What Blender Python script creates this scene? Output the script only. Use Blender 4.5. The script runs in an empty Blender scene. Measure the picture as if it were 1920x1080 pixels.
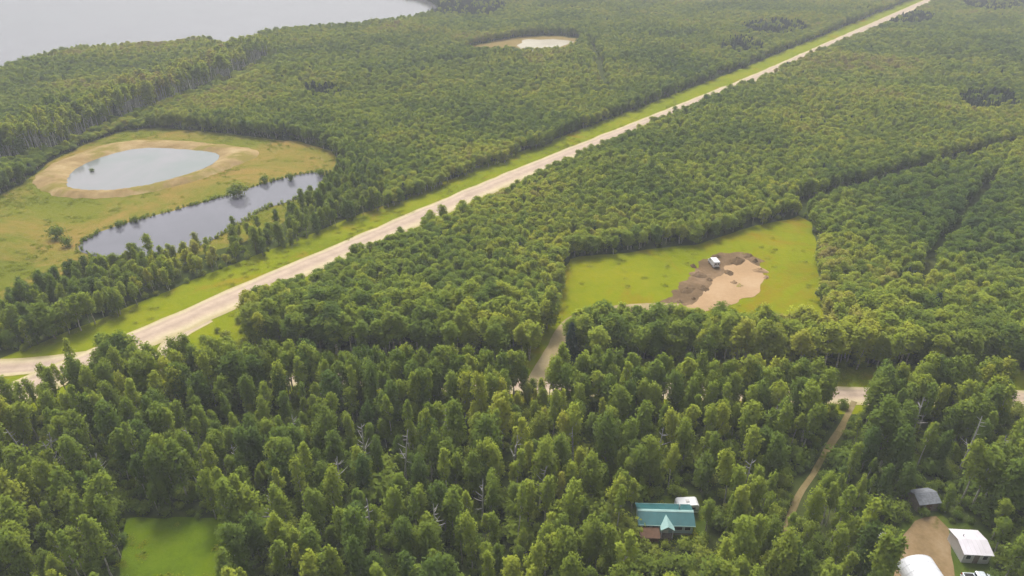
import bpy, bmesh, math, random
import numpy as np
from mathutils import Vector, Matrix
from mathutils.geometry import tessellate_polygon

R = math.radians
random.seed(7)
rng = np.random.default_rng(11)
sc = bpy.context.scene
col = sc.collection

# ------------------------------------------------------------------ camera, sky, sun, exposure
CAM_H = 100.0
FOC = 1300.0 / 1920.0                      # focal length in picture widths
PITCH = math.atan(730.0 / 1300.0)          # 29.3 degrees below the horizon
cam_d = bpy.data.cameras.new('camera')
cam_d.sensor_width = 36.0
cam_d.lens = 36.0 * FOC
cam_d.clip_start = 0.5
cam_d.clip_end = 20000.0
cam = bpy.data.objects.new('camera', cam_d)
col.objects.link(cam)
cam.location = (0, 0, CAM_H)
cam.rotation_euler = (math.pi / 2 - PITCH, 0, 0)
sc.camera = cam

SUN_EL, SUN_AZ = R(58), R(-12)             # azimuth measured from +Y towards +X
world = bpy.data.worlds.new('World')
sc.world = world
world.use_nodes = True
wn, wl = world.node_tree.nodes, world.node_tree.links
wn.clear()
w_out = wn.new('ShaderNodeOutputWorld')
w_bg = wn.new('ShaderNodeBackground')
sky = wn.new('ShaderNodeTexSky')
sky.sky_type = 'NISHITA'
sky.sun_disc = False
sky.sun_elevation = SUN_EL
sky.sun_rotation = SUN_AZ
sky.air_density = 1.0
sky.dust_density = 6.0
sky.ozone_density = 1.0
hs = wn.new('ShaderNodeHueSaturation')     # thin high overcast: the sky is nearly colourless
hs.inputs['Saturation'].default_value = 0.22
wl.new(sky.outputs[0], hs.inputs['Color'])
wl.new(hs.outputs[0], w_bg.inputs['Color'])
w_bg.inputs['Strength'].default_value = 0.15
wl.new(w_bg.outputs[0], w_out.inputs['Surface'])

sun_d = bpy.data.lights.new('sun', 'SUN')
sun_d.energy = 1.7
sun_d.angle = R(14)
sun_d.color = (1.0, 0.95, 0.86)
sun = bpy.data.objects.new('sun', sun_d)
col.objects.link(sun)
to_sun = Vector((math.sin(SUN_AZ) * math.cos(SUN_EL), math.cos(SUN_AZ) * math.cos(SUN_EL), math.sin(SUN_EL)))
sun.rotation_euler = to_sun.to_track_quat('Z', 'Y').to_euler()
sun.location = (0, 0, 300)

sc.view_settings.view_transform = 'Standard'
sc.view_settings.look = 'None'
sc.view_settings.exposure = 0.57
sc.view_settings.gamma = 1.0
sc.render.engine = 'CYCLES'
sc.cycles.max_bounces = 6
sc.cycles.diffuse_bounces = 3
sc.cycles.glossy_bounces = 2
sc.cycles.transmission_bounces = 3
sc.cycles.volume_bounces = 0
sc.cycles.caustics_reflective = False
sc.cycles.caustics_refractive = False
sc.cycles.use_denoising = True

# ------------------------------------------------------------------ survey helpers
CP, SP = math.cos(PITCH), math.sin(PITCH)

def G(px, py, z=0.0):
    """ground point (metres) surveyed from the photograph's 1920 x 1080 grid"""
    x, y = (px - 960) / 1300.0, (540 - py) / 1300.0
    dy, dz = CP + y * SP, -SP + y * CP
    t = (z - CAM_H) / dz
    return (x * t, dy * t)

def PX(x, y, z=0.0):
    """the inverse, vectorised: where a world point lies on that grid"""
    zz = z - CAM_H
    depth = y * CP - zz * SP
    up = y * SP + zz * CP
    return 960 + 1300 * x / depth, 540 - 1300 * up / depth

def GP(pts):
    return [G(*p) for p in pts]

def vnoise(x, y, scale, seed):
    r = np.random.default_rng(seed).random((64, 64))
    u, v = np.asarray(x) / scale + 1000.3, np.asarray(y) / scale + 1000.7
    i, j = np.floor(u).astype(int), np.floor(v).astype(int)
    a, b = u - i, v - j
    a, b = a * a * (3 - 2 * a), b * b * (3 - 2 * b)
    i0, i1, j0, j1 = i % 64, (i + 1) % 64, j % 64, (j + 1) % 64
    return (r[i0, j0] * (1 - a) + r[i1, j0] * a) * (1 - b) + (r[i0, j1] * (1 - a) + r[i1, j1] * a) * b

def inside(x, y, poly):
    x, y = np.asarray(x), np.asarray(y)
    c = np.zeros(x.shape, bool)
    n = len(poly)
    for k in range(n):
        x0, y0 = poly[k]
        x1, y1 = poly[(k + 1) % n]
        if y0 == y1:
            continue
        m = ((y0 > y) != (y1 > y)) & (x < (x1 - x0) * (y - y0) / (y1 - y0) + x0)
        c ^= m
    return c

def dist_line(x, y, line):
    x, y = np.asarray(x, float), np.asarray(y, float)
    d = np.full(x.shape, 1e9)
    for (x0, y0), (x1, y1) in zip(line[:-1], line[1:]):
        dx, dy = x1 - x0, y1 - y0
        L = dx * dx + dy * dy + 1e-9
        t = np.clip(((x - x0) * dx + (y - y0) * dy) / L, 0, 1)
        d = np.minimum(d, np.hypot(x - x0 - t * dx, y - y0 - t * dy))
    return d

# ------------------------------------------------------------------ materials
def mat(name):
    m = bpy.data.materials.new(name)
    m.use_nodes = True
    nt = m.node_tree
    b = nt.nodes['Principled BSDF']
    return m, nt, b

def plain(name, c, rough=0.6, metal=0.0, var=0.12, scale=1.2):
    """one paint or material with faint wear"""
    m, nt, b = mat(name)
    n = nt.nodes.new('ShaderNodeTexNoise'); n.inputs['Scale'].default_value = scale
    n.inputs['Detail'].default_value = 6
    g = nt.nodes.new('ShaderNodeNewGeometry')
    nt.links.new(g.outputs['Position'], n.inputs['Vector'])
    r = nt.nodes.new('ShaderNodeValToRGB')
    r.color_ramp.elements[0].position = 0.3; r.color_ramp.elements[1].position = 0.7
    r.color_ramp.elements[0].color = (*[v * (1 - var) for v in c], 1)
    r.color_ramp.elements[1].color = (*[min(1, v * (1 + var)) for v in c], 1)
    nt.links.new(n.outputs['Fac'], r.inputs['Fac'])
    nt.links.new(r.outputs['Color'], b.inputs['Base Color'])
    b.inputs['Roughness'].default_value = rough
    b.inputs['Metallic'].default_value = metal
    return m

def ramp(nt, fac, stops):
    r = nt.nodes.new('ShaderNodeValToRGB')
    e = r.color_ramp.elements
    while len(e) < len(stops):
        e.new(0.5)
    for k, (p, c) in enumerate(stops):
        e[k].position = p
        e[k].color = (*c, 1)
    nt.links.new(fac, r.inputs['Fac'])
    return r.outputs['Color']

def noise(nt, vec, scale, detail=5, rough=0.6, dist=0.0):
    n = nt.nodes.new('ShaderNodeTexNoise')
    n.inputs['Scale'].default_value = scale
    n.inputs['Detail'].default_value = detail
    n.inputs['Roughness'].default_value = rough
    n.inputs['Distortion'].default_value = dist
    nt.links.new(vec, n.inputs['Vector'])
    return n.outputs['Fac']

def mixc(nt, f, a, b, mode='MIX'):
    m = nt.nodes.new('ShaderNodeMix'); m.data_type = 'RGBA'; m.blend_type = mode
    if isinstance(f, float): m.inputs['Factor'].default_value = f
    else: nt.links.new(f, m.inputs['Factor'])
    for s, v in (('A', a), ('B', b)):
        sock = [i for i in m.inputs if i.name == s and i.type == 'RGBA'][0]
        if isinstance(v, tuple): sock.default_value = (*v, 1)
        else: nt.links.new(v, sock)
    return [o for o in m.outputs if o.type == 'RGBA'][0]

def earth(name, stops, big=0.05, fine=1.6, bump=0.25, patch=None, patch_scale=0.03, patch_lo=0.52, patch_hi=0.62):
    """grass, soil, gravel: broad patches, fine speckle and relief"""
    m, nt, b = mat(name)
    pos = nt.nodes.new('ShaderNodeNewGeometry').outputs['Position']
    a = noise(nt, pos, big, 4, 0.65)
    f = noise(nt, pos, fine, 6, 0.75)
    mm = nt.nodes.new('ShaderNodeMath'); mm.operation = 'MULTIPLY_ADD'
    nt.links.new(f, mm.inputs[0]); mm.inputs[1].default_value = 0.55
    sc2 = nt.nodes.new('ShaderNodeMath'); sc2.operation = 'MULTIPLY_ADD'
    nt.links.new(a, sc2.inputs[0]); sc2.inputs[1].default_value = 1.1; sc2.inputs[2].default_value = -0.32
    nt.links.new(sc2.outputs[0], mm.inputs[2])
    c = ramp(nt, mm.outputs[0], stops)
    if patch:
        p = noise(nt, pos, patch_scale, 6, 0.7, 0.6)
        pr = ramp(nt, p, [(patch_lo, (0, 0, 0)), (patch_hi, (1, 1, 1))])
        c = mixc(nt, pr, c, patch)
    nt.links.new(c, b.inputs['Base Color'])
    b.inputs['Roughness'].default_value = 0.95
    b.inputs['Specular IOR Level'].default_value = 0.0
    bp = nt.nodes.new('ShaderNodeBump'); bp.inputs['Strength'].default_value = bump
    bp.inputs['Distance'].default_value = 0.4
    nt.links.new(f, bp.inputs['Height'])
    nt.links.new(bp.outputs['Normal'], b.inputs['Normal'])
    return m

M = {}
M['floor'] = earth('forest_floor', [(0.2, (0.026, 0.034, 0.010)), (0.5, (0.050, 0.066, 0.016)), (0.8, (0.095, 0.100, 0.032))], 0.05, 0.6)
M['verge'] = earth('verge_grass', [(0.15, (0.096, 0.127, 0.002)), (0.5, (0.163, 0.191, 0.003)), (0.85, (0.224, 0.217, 0.007))], 0.04, 0.5, 0.5,
                   patch=(0.228, 0.161, 0.011), patch_scale=0.035, patch_lo=0.56, patch_hi=0.68)
M['field'] = earth('pond_meadow', [(0.15, (0.082, 0.098, 0.010)), (0.5, (0.130, 0.143, 0.013)), (0.85, (0.181, 0.165, 0.027))], 0.022, 0.35, 0.9,
                   patch=(0.245, 0.165, 0.042), patch_scale=0.022, patch_lo=0.44, patch_hi=0.62)
M['clearing'] = earth('clearing_grass', [(0.15, (0.099, 0.128, 0.002)), (0.5, (0.163, 0.186, 0.002)), (0.85, (0.222, 0.206, 0.005))], 0.03, 0.42, 0.5,
                      patch=(0.206, 0.128, 0.006), patch_scale=0.026, patch_lo=0.50, patch_hi=0.66)
M['glade'] = earth('glade_grass', [(0.15, (0.057, 0.092, 0.003)), (0.5, (0.095, 0.145, 0.004)), (0.85, (0.130, 0.173, 0.006))], 0.12, 0.9, 0.5)
M['rough'] = earth('rough_grass', [(0.15, (0.040, 0.060, 0.010)), (0.5, (0.070, 0.100, 0.014)), (0.85, (0.115, 0.130, 0.026))], 0.15, 0.8, 0.5)
M['sand'] = earth('pond_sand', [(0.12, (0.135, 0.095, 0.034)), (0.38, (0.245, 0.170, 0.075)), (0.62, (0.335, 0.245, 0.120)), (0.88, (0.42, 0.335, 0.20))], 0.07, 0.3, 0.5,
                  patch=(0.20, 0.165, 0.040), patch_scale=0.06, patch_lo=0.49, patch_hi=0.60)
M['track'] = earth('worn_track', [(0.15, (0.155, 0.118, 0.037)), (0.5, (0.205, 0.152, 0.056)), (0.85, (0.248, 0.186, 0.081))], 0.08, 0.9)
M['soil'] = earth('stripped_soil', [(0.15, (0.072, 0.048, 0.026)), (0.5, (0.150, 0.100, 0.055)), (0.85, (0.270, 0.184, 0.111))], 0.10, 0.7, 0.6)
M['pad'] = earth('sand_pad', [(0.15, (0.273, 0.177, 0.093)), (0.5, (0.362, 0.242, 0.136)), (0.85, (0.422, 0.304, 0.187))], 0.07, 0.8)
M['white_sand'] = earth('pale_gravel', [(0.15, (0.285, 0.254, 0.192)), (0.5, (0.384, 0.353, 0.285)), (0.85, (0.459, 0.434, 0.372))], 0.03, 0.5)
M['yard'] = earth('yard_dirt', [(0.15, (0.124, 0.084, 0.037)), (0.5, (0.223, 0.155, 0.081)), (0.85, (0.298, 0.223, 0.136))], 0.14, 1.2,
                  patch=(0.081, 0.081, 0.009), patch_scale=0.10, patch_lo=0.56, patch_hi=0.66)
M['drive'] = earth('driveway_sand', [(0.15, (0.20, 0.155, 0.070)), (0.5, (0.30, 0.235, 0.125)), (0.85, (0.38, 0.31, 0.19))], 0.10, 1.2)
M['lane'] = earth('lane_dirt', [(0.15, (0.124, 0.096, 0.037)), (0.5, (0.205, 0.158, 0.074)), (0.85, (0.273, 0.223, 0.124))], 0.10, 1.4,
                  patch=(0.087, 0.087, 0.012), patch_scale=0.12, patch_lo=0.54, patch_hi=0.64)

def gravel_road(name):
    """graded gravel: pinkish wheel lanes, paler yellow windrows along the edges"""
    m, nt, b = mat(name)
    pos = nt.nodes.new('ShaderNodeNewGeometry').outputs['Position']
    uv = nt.nodes.new('ShaderNodeUVMap')
    sx = nt.nodes.new('ShaderNodeSeparateXYZ'); nt.links.new(uv.outputs[0], sx.inputs[0])
    wob = noise(nt, pos, 0.12, 4)
    ad = nt.nodes.new('ShaderNodeMath'); ad.operation = 'MULTIPLY_ADD'
    nt.links.new(wob, ad.inputs[0]); ad.inputs[1].default_value = 0.16; nt.links.new(sx.outputs['Y'], ad.inputs[2])
    band = ramp(nt, ad.outputs[0], [(0.08, (0.412, 0.349, 0.174)), (0.17, (0.494, 0.412, 0.261)), (0.29, (0.397, 0.306, 0.233)), (0.40, (0.469, 0.364, 0.274)),
                                    (0.58, (0.386, 0.296, 0.228)), (0.72, (0.453, 0.349, 0.257)), (0.88, (0.500, 0.417, 0.270)), (1.0, (0.412, 0.344, 0.183))])
    sp = noise(nt, pos, 1.1, 8, 0.8)
    big = noise(nt, pos, 0.22, 5, 0.7, 0.4)
    spm = nt.nodes.new('ShaderNodeMath'); spm.operation = 'MULTIPLY_ADD'; spm.inputs[1].default_value = .6
    nt.links.new(big, spm.inputs[0])
    sph = nt.nodes.new('ShaderNodeMath'); sph.operation = 'MULTIPLY'; sph.inputs[1].default_value = .45
    nt.links.new(sp, sph.inputs[0]); nt.links.new(sph.outputs[0], spm.inputs[2])
    spr = ramp(nt, spm.outputs[0], [(0.36, (0.70, 0.69, 0.67)), (0.62, (1.0, 1.0, 1.0))])
    c = mixc(nt, 0.8, band, spr, 'MULTIPLY')
    nt.links.new(c, b.inputs['Base Color'])
    b.inputs['Roughness'].default_value = 0.9
    b.inputs['Specular IOR Level'].default_value = 0.2
    bp = nt.nodes.new('ShaderNodeBump'); bp.inputs['Strength'].default_value = 0.25; bp.inputs['Distance'].default_value = 0.1
    nt.links.new(sp, bp.inputs['Height']); nt.links.new(bp.outputs['Normal'], b.inputs['Normal'])
    return m
M['gravel'] = gravel_road('road_gravel')

def water(name, c, wave_scale, strength, rough=0.08, murk=None):
    m, nt, b = mat(name)
    pos = nt.nodes.new('ShaderNodeNewGeometry').outputs['Position']
    if murk:
        n = noise(nt, pos, 0.035, 4, 0.6, 0.5)
        cc = ramp(nt, n, [(0.35, c), (0.65, murk)])
        nt.links.new(cc, b.inputs['Base Color'])
    else:
        b.inputs['Base Color'].default_value = (*c, 1)
    b.inputs['Roughness'].default_value = rough
    b.inputs['IOR'].default_value = 1.333
    w = noise(nt, pos, wave_scale, 5, 0.6)
    bp = nt.nodes.new('ShaderNodeBump'); bp.inputs['Strength'].default_value = strength; bp.inputs['Distance'].default_value = 0.15
    nt.links.new(w, bp.inputs['Height']); nt.links.new(bp.outputs['Normal'], b.inputs['Normal'])
    return m
M['lake'] = water('lake_water', (0.105, 0.10, 0.115), 0.35, 0.12, 0.12, (0.13, 0.125, 0.14))
M['lagoon'] = water('lagoon_water', (0.150, 0.172, 0.160), 0.5, 0.06, 0.08, (0.195, 0.190, 0.195))
M['pond'] = water('pond_water', (0.100, 0.100, 0.118), 0.6, 0.05, 0.05, (0.125, 0.122, 0.145))

def leaf_mat(name, stops, trans=0.42):
    """foliage: each tree its own hue, whole stands shifted together, leaves mottled"""
    m, nt, b = mat(name)
    oi = nt.nodes.new('ShaderNodeObjectInfo')
    pos = nt.nodes.new('ShaderNodeNewGeometry').outputs['Position']
    stand = noise(nt, oi.outputs['Location'], 0.016, 4, 0.6)
    leaf = noise(nt, pos, 1.1, 3, 0.7)
    wide = noise(nt, oi.outputs['Location'], 0.0065, 3, 0.55)
    av = nt.nodes.new('ShaderNodeMath'); av.operation = 'ADD'
    nt.links.new(stand, av.inputs[0]); nt.links.new(wide, av.inputs[1])
    stand = av.outputs[0]
    a = nt.nodes.new('ShaderNodeMath'); a.operation = 'MULTIPLY_ADD'
    nt.links.new(oi.outputs['Random'], a.inputs[0]); a.inputs[1].default_value = 0.36
    s = nt.nodes.new('ShaderNodeMath'); s.operation = 'MULTIPLY_ADD'
    nt.links.new(stand, s.inputs[0]); s.inputs[1].default_value = 1.45; s.inputs[2].default_value = -1.27
    l2 = nt.nodes.new('ShaderNodeMath'); l2.operation = 'MULTIPLY_ADD'
    nt.links.new(leaf, l2.inputs[0]); l2.inputs[1].default_value = 0.35
    nt.links.new(s.outputs[0], l2.inputs[2])
    nt.links.new(l2.outputs[0], a.inputs[2])
    c = ramp(nt, a.outputs[0], stops)
    d = nt.nodes.new('ShaderNodeBsdfDiffuse'); nt.links.new(c, d.inputs['Color'])
    t = nt.nodes.new('ShaderNodeBsdfTranslucent')
    tc = mixc(nt, 1.0, c, (1.25, 1.15, 0.55), 'MULTIPLY')
    nt.links.new(tc, t.inputs['Color'])
    mx = nt.nodes.new('ShaderNodeMixShader'); mx.inputs[0].default_value = trans
    nt.links.new(d.outputs[0], mx.inputs[1]); nt.links.new(t.outputs[0], mx.inputs[2])
    nt.nodes.remove(b)
    nt.links.new(mx.outputs[0], nt.nodes['Material Output'].inputs['Surface'])
    return m
M['aspen_leaf'] = leaf_mat('aspen_leaves', [(0.10, (0.107, 0.169, 0.032)), (0.34, (0.185, 0.247, 0.036)), (0.58, (0.262, 0.319, 0.040)),
                                            (0.78, (0.352, 0.374, 0.044)), (0.96, (0.294, 0.255, 0.084))])
M['poplar_leaf'] = leaf_mat('poplar_leaves', [(0.10, (0.074, 0.121, 0.032)), (0.40, (0.133, 0.190, 0.032)), (0.70, (0.198, 0.250, 0.033)), (0.95, (0.278, 0.298, 0.043))])
M['willow_leaf'] = leaf_mat('willow_leaves', [(0.10, (0.101, 0.155, 0.031)), (0.50, (0.183, 0.238, 0.032)), (0.90, (0.272, 0.295, 0.047))])
M['spruce_leaf'] = leaf_mat('spruce_needles', [(0.1, (0.036, 0.060, 0.042)), (0.9, (0.062, 0.088, 0.056))], 0.1)
M['weed_leaf'] = leaf_mat('weed_leaves', [(0.1, (0.16, 0.19, 0.008)), (0.5, (0.20, 0.225, 0.010)), (0.9, (0.235, 0.245, 0.016))])

def bark(name, c0, c1):
    m, nt, b = mat(name)
    pos = nt.nodes.new('ShaderNodeNewGeometry').outputs['Position']
    n = noise(nt, pos, 2.2, 6, 0.8)
    c = ramp(nt, n, [(0.38, c0), (0.55, c1)])
    nt.links.new(c, b.inputs['Base Color']); b.inputs['Roughness'].default_value = 0.9
    return m
M['pale_bark'] = bark('aspen_bark', (0.16, 0.14, 0.11), (0.46, 0.43, 0.37))
M['grey_bark'] = bark('lakeside_bark', (0.26, 0.24, 0.22), (0.50, 0.48, 0.45))
M['dark_bark'] = bark('poplar_bark', (0.09, 0.075, 0.055), (0.24, 0.21, 0.17))
M['dead_wood'] = bark('weathered_wood', (0.20, 0.185, 0.17), (0.42, 0.40, 0.375))

# ------------------------------------------------------------------ object helpers
def tag(o, label=None, cat=None, group=None, kind=None):
    if label: o['label'] = label
    if cat: o['category'] = cat
    if group: o['group'] = group
    if kind: o['kind'] = kind
    return o

def link(name, me, m=None, parent=None):
    o = bpy.data.objects.new(name, me)
    col.objects.link(o)
    if m is not None and not me.materials:
        me.materials.append(m)
    if parent: o.parent = parent
    return o

def empty(name, loc, rz=0.0):
    o = bpy.data.objects.new(name, None)
    o.empty_display_size = 0.5
    o.location = loc; o.rotation_euler = (0, 0, rz)
    col.objects.link(o)
    return o

def rough_edge(poly, step, amp, seed):
    """an outline resampled every few metres and pushed in and out a little"""
    out = []
    n = len(poly)
    for k in range(n):
        x0, y0 = poly[k]; x1, y1 = poly[(k + 1) % n]
        L = math.hypot(x1 - x0, y1 - y0)
        c = max(1, int(L / step))
        nx, ny = (y1 - y0) / (L + 1e-9), -(x1 - x0) / (L + 1e-9)
        for i in range(c):
            t = i / c
            x, y = x0 + (x1 - x0) * t, y0 + (y1 - y0) * t
            d = (float(vnoise(x, y, step * 3.1, seed)) - 0.5) * 1.6 + (float(vnoise(x, y, step * 1.1, seed + 1)) - 0.5) * 0.8
            out.append((x + nx * d * amp, y + ny * d * amp))
    return out

def smooth_poly(poly, it=2):
    for _ in range(it):
        o = []
        for k in range(len(poly)):
            (x0, y0), (x1, y1) = poly[k], poly[(k + 1) % len(poly)]
            o += [(x0 * .75 + x1 * .25, y0 * .75 + y1 * .25), (x0 * .25 + x1 * .75, y0 * .25 + y1 * .75)]
        poly = o
    return poly

def smooth_line(line, it=2):
    for _ in range(it):
        o = [line[0]]
        for (x0, y0), (x1, y1) in zip(line[:-1], line[1:]):
            o += [(x0 * .75 + x1 * .25, y0 * .75 + y1 * .25), (x0 * .25 + x1 * .75, y0 * .25 + y1 * .75)]
        o.append(line[-1])
        line = o
    return line

def sheet(name, poly, z, m):
    me = bpy.data.meshes.new(name)
    vs = [Vector((x, y, 0)) for x, y in poly]
    tris = tessellate_polygon([vs])
    vv = [(x, y, z) for x, y in poly]
    fs = []
    for a, b, c in tris:
        cr = (vs[b] - vs[a]).cross(vs[c] - vs[a]).z
        fs.append((a, b, c) if cr > 0 else (a, c, b))
    me.from_pydata(vv, [], fs)
    o = link(name, me, m)
    return tag(o, kind='structure')

def strip(name, line, w0, w1, z, m, step=3.0, amp=0.35, seed=1, crown=0.0):
    """a ribbon along a line, from w0 left of it to w1 right of it (metres), uv across"""
    pts = []
    for (x0, y0), (x1, y1) in zip(line[:-1], line[1:]):
        L = math.hypot(x1 - x0, y1 - y0); c = max(1, int(L / step))
        pts += [(x0 + (x1 - x0) * i / c, y0 + (y1 - y0) * i / c) for i in range(c)]
    pts.append(line[-1])
    verts, faces, uvs = [], [], []
    NA = 7
    run = 0
    for k, (x, y) in enumerate(pts):
        a = pts[max(0, k - 1)]; b = pts[min(len(pts) - 1, k + 1)]
        tx, ty = b[0] - a[0], b[1] - a[1]
        L = math.hypot(tx, ty) + 1e-9
        nx, ny = ty / L, -tx / L            # to the right of travel
        l = w0(k / len(pts)) if callable(w0) else w0
        r = w1(k / len(pts)) if callable(w1) else w1
        l += (float(vnoise(x, y, 7, seed)) - .5) * 2 * amp + (float(vnoise(x, y, 2.5, seed + 3)) - .5) * amp
        r += (float(vnoise(x, y, 7, seed + 1)) - .5) * 2 * amp + (float(vnoise(x, y, 2.5, seed + 4)) - .5) * amp
        for i in range(NA):
            s = i / (NA - 1)
            d = -l + (r + l) * s
            verts.append((x + nx * d, y + ny * d, z + crown * (1 - (2 * s - 1) ** 2)))
            uvs.append((run * 0.1, s))
        run += L / 2
    for k in range(len(pts) - 1):
        for i in range(NA - 1):
            a = k * NA + i
            faces.append((a, a + 1, a + NA + 1, a + NA))
    me = bpy.data.meshes.new(name)
    me.from_pydata(verts, [], faces)
    uvl = me.uv_layers.new(name='UVMap')
    li = np.empty(len(me.loops), np.int32); me.loops.foreach_get('vertex_index', li)
    uvl.data.foreach_set('uv', np.array(uvs, np.float32)[li].ravel())
    me.update()
    if me.polygons[0].normal.z < 0: me.flip_normals()
    return tag(link(name, me, m), kind='structure')

# ------------------------------------------------------------------ the ground and what lies on it
me = bpy.data.meshes.new('ground')
me.from_pydata([(-6000, -400, 0), (6000, -400, 0), (6000, 9000, 0), (-6000, 9000, 0)], [], [(0, 1, 2, 3)])
tag(link('ground', me, M['floor']), kind='structure')

MAIN = [G(0, 752), G(350, 600), G(600, 489), G(960, 333), G(1420, 146), G(1740, 2)]
d = Vector(MAIN[-1]) - Vector(MAIN[-3]); d.normalize()
MAIN = [(MAIN[0][0] - d.x * 60, MAIN[0][1] - d.y * 60)] + MAIN + [(MAIN[-1][0] + d.x * 700, MAIN[-1][1] + d.y * 700)]
SIDE = [G(235, 668), G(330, 690), G(560, 708), G(1270, 733), G(1600, 742), G(1900, 747), G(2300, 760)]
WEST = [G(330, 618), G(200, 668), G(90, 683), G(0, 690), G(-200, 690)]
SPUR = smooth_line([G(390, 598), G(335, 625), G(312, 655), G(318, 690)])
DRIVE = smooth_line([G(1000, 724), G(1030, 668), G(1056, 618), G(1085, 592), G(1150, 580), G(1230, 574), G(1275, 576)])
LANE = smooth_line([G(1602, 753), G(1588, 785), G(1548, 850), G(1506, 918), G(1482, 960), G(1476, 1000)])
LAKE = smooth_poly(GP([(-900, 330), (-300, 232), (-100, 178), (0, 152), (60, 128), (130, 110), (230, 98), (330, 88), (395, 82), (410, 96), (445, 98), (480, 80),
        (560, 64), (700, 53), (790, 38), (832, 20), (812, 3), (740, -16), (560, -45), (200, -75), (-400, -100), (-2500, -110), (-3500, 0), (-2600, 200)]), 1)
FIELD = GP([(-300, 500), (-120, 425), (-20, 375), (40, 345), (90, 305), (160, 270), (235, 245), (300, 240), (440, 252), (560, 266), (620, 283), (645, 310),
        (630, 345), (565, 392), (520, 425), (440, 458), (380, 478), (300, 494), (200, 505), (130, 522), (60, 560), (-20, 600), (-100, 630), (-300, 660)])
LAGOON = smooth_poly(GP([(128, 350), (131, 332), (152, 313), (205, 292), (262, 279), (330, 281), (398, 287), (412, 296), (388, 315), (330, 335), (255, 353), (180, 359), (142, 355)]), 1)
BERM = smooth_poly(GP([(60, 338), (85, 312), (150, 285), (222, 264), (300, 262), (385, 268), (478, 278), (490, 292), (440, 312), (392, 331), (330, 350), (258, 366),
        (185, 374), (112, 370), (72, 358)]), 2)
POND = smooth_poly(GP([(146, 458), (200, 430), (310, 400), (440, 362), (520, 338), (585, 322), (612, 330), (604, 352), (560, 370), (480, 398), (410, 446), (320, 480), (215, 490), (158, 476)]), 1)
CLEAR = GP([(1068, 484), (1180, 474), (1300, 458), (1400, 428), (1500, 404), (1522, 418), (1538, 560), (1548, 652), (1300, 640), (1090, 636), (1052, 636), (1030, 610)])
SOIL = GP([(1190, 584), (1262, 552), (1290, 520), (1318, 486), (1352, 473), (1400, 476), (1434, 490), (1400, 520), (1335, 566), (1270, 590)])
PAD = GP([(1228, 582), (1300, 572), (1320, 548), (1345, 520), (1362, 500), (1395, 486), (1430, 500), (1438, 522), (1412, 554), (1360, 576), (1300, 588)])
SANDS = GP([(850, 96), (905, 82), (975, 70), (1040, 66), (1092, 72), (1090, 88), (1060, 104), (1020, 114), (975, 112), (905, 108)])
GLADE = GP([(238, 972), (330, 968), (424, 975), (440, 1040), (436, 1220), (240, 1230), (226, 1060)])
YARD = GP([(1668, 1005), (1700, 975), (1755, 962), (1790, 985), (1856, 990), (1866, 1240), (1664, 1240), (1660, 1060)])
DIRT = GP([(1690, 1000), (1712, 974), (1752, 968), (1772, 990), (1784, 1040), (1790, 1085), (1868, 1090), (1870, 1240), (1672, 1240), (1682, 1040)])
HOMEYARD = GP([(1184, 950), (1240, 935), (1312, 928), (1328, 960), (1318, 1022), (1188, 1024)])

sheet('lake', rough_edge(LAKE, 8, 3.0, 3), 0.05, M['lake'])
sheet('pond_meadow', rough_edge(FIELD, 4, 1.6, 5), 0.03, M['field'])
sheet('clearing', rough_edge(CLEAR, 3, 1.2, 7), 0.03, M['clearing'])
sheet('stripped_soil', rough_edge(SOIL, 1.2, 1.7, 9), 0.06, M['soil'])
sheet('sand_pad', rough_edge(PAD, 1.2, 1.1, 11), 0.09, M['pad'])
sheet('pit_soil', rough_edge(SANDS, 5, 6.0, 13), 0.04, M['track'])
sheet('gravel_pit', rough_edge(GP([(968, 84), (990, 74), (1040, 73), (1072, 78), (1045, 90), (1015, 100), (975, 98)]), 4, 4.0, 14), 0.07, M['white_sand'])
sheet('glade', rough_edge(GLADE, 2, 0.8, 15), 0.03, M['glade'])
sheet('yard_grass', rough_edge(YARD, 2, 0.9, 16), 0.03, M['rough'])
sheet('dirt_yard', rough_edge(DIRT, 2, 0.9, 17), 0.06, M['yard'])
sheet('home_yard', rough_edge(HOMEYARD, 2, 0.9, 19), 0.03, M['rough'])
strip('verge', MAIN, 19.0, 11.0, 0.035, M['verge'], 4, 0.8, 21)
sheet('corner_grass', rough_edge(GP([(285, 650), (420, 570), (470, 600), (470, 690), (320, 702)]), 3, 1.0, 47), 0.052, M['verge'])
strip('side_road_verge', SIDE, 12.0, 6.5, 0.045, M['verge'], 4, 0.8, 23)
strip('driveway_verge', DRIVE, 5.5, 3.5, 0.055, M['clearing'], 3, 0.8, 25)
strip('spur_road', SPUR, 2.6, 2.6, 0.075, M['gravel'], 3, 0.3, 29)
strip('west_road', WEST, 3.6, 3.8, 0.085, M['gravel'], 3, 0.35, 31)
strip('side_road', SIDE, 3.2, 3.4, 0.095, M['gravel'], 3, 0.3, 33)
strip('driveway', DRIVE, 1.9, 2.1, 0.105, M['drive'], 2, 0.35, 35)
strip('lane', LANE, 0.62, 0.62, 0.105, M['lane'], 2, 0.3, 37)
strip('gravel_road', MAIN, 5.7, 5.5, 0.11, M['gravel'], 4, 0.4, 39, crown=0.12)

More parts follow.
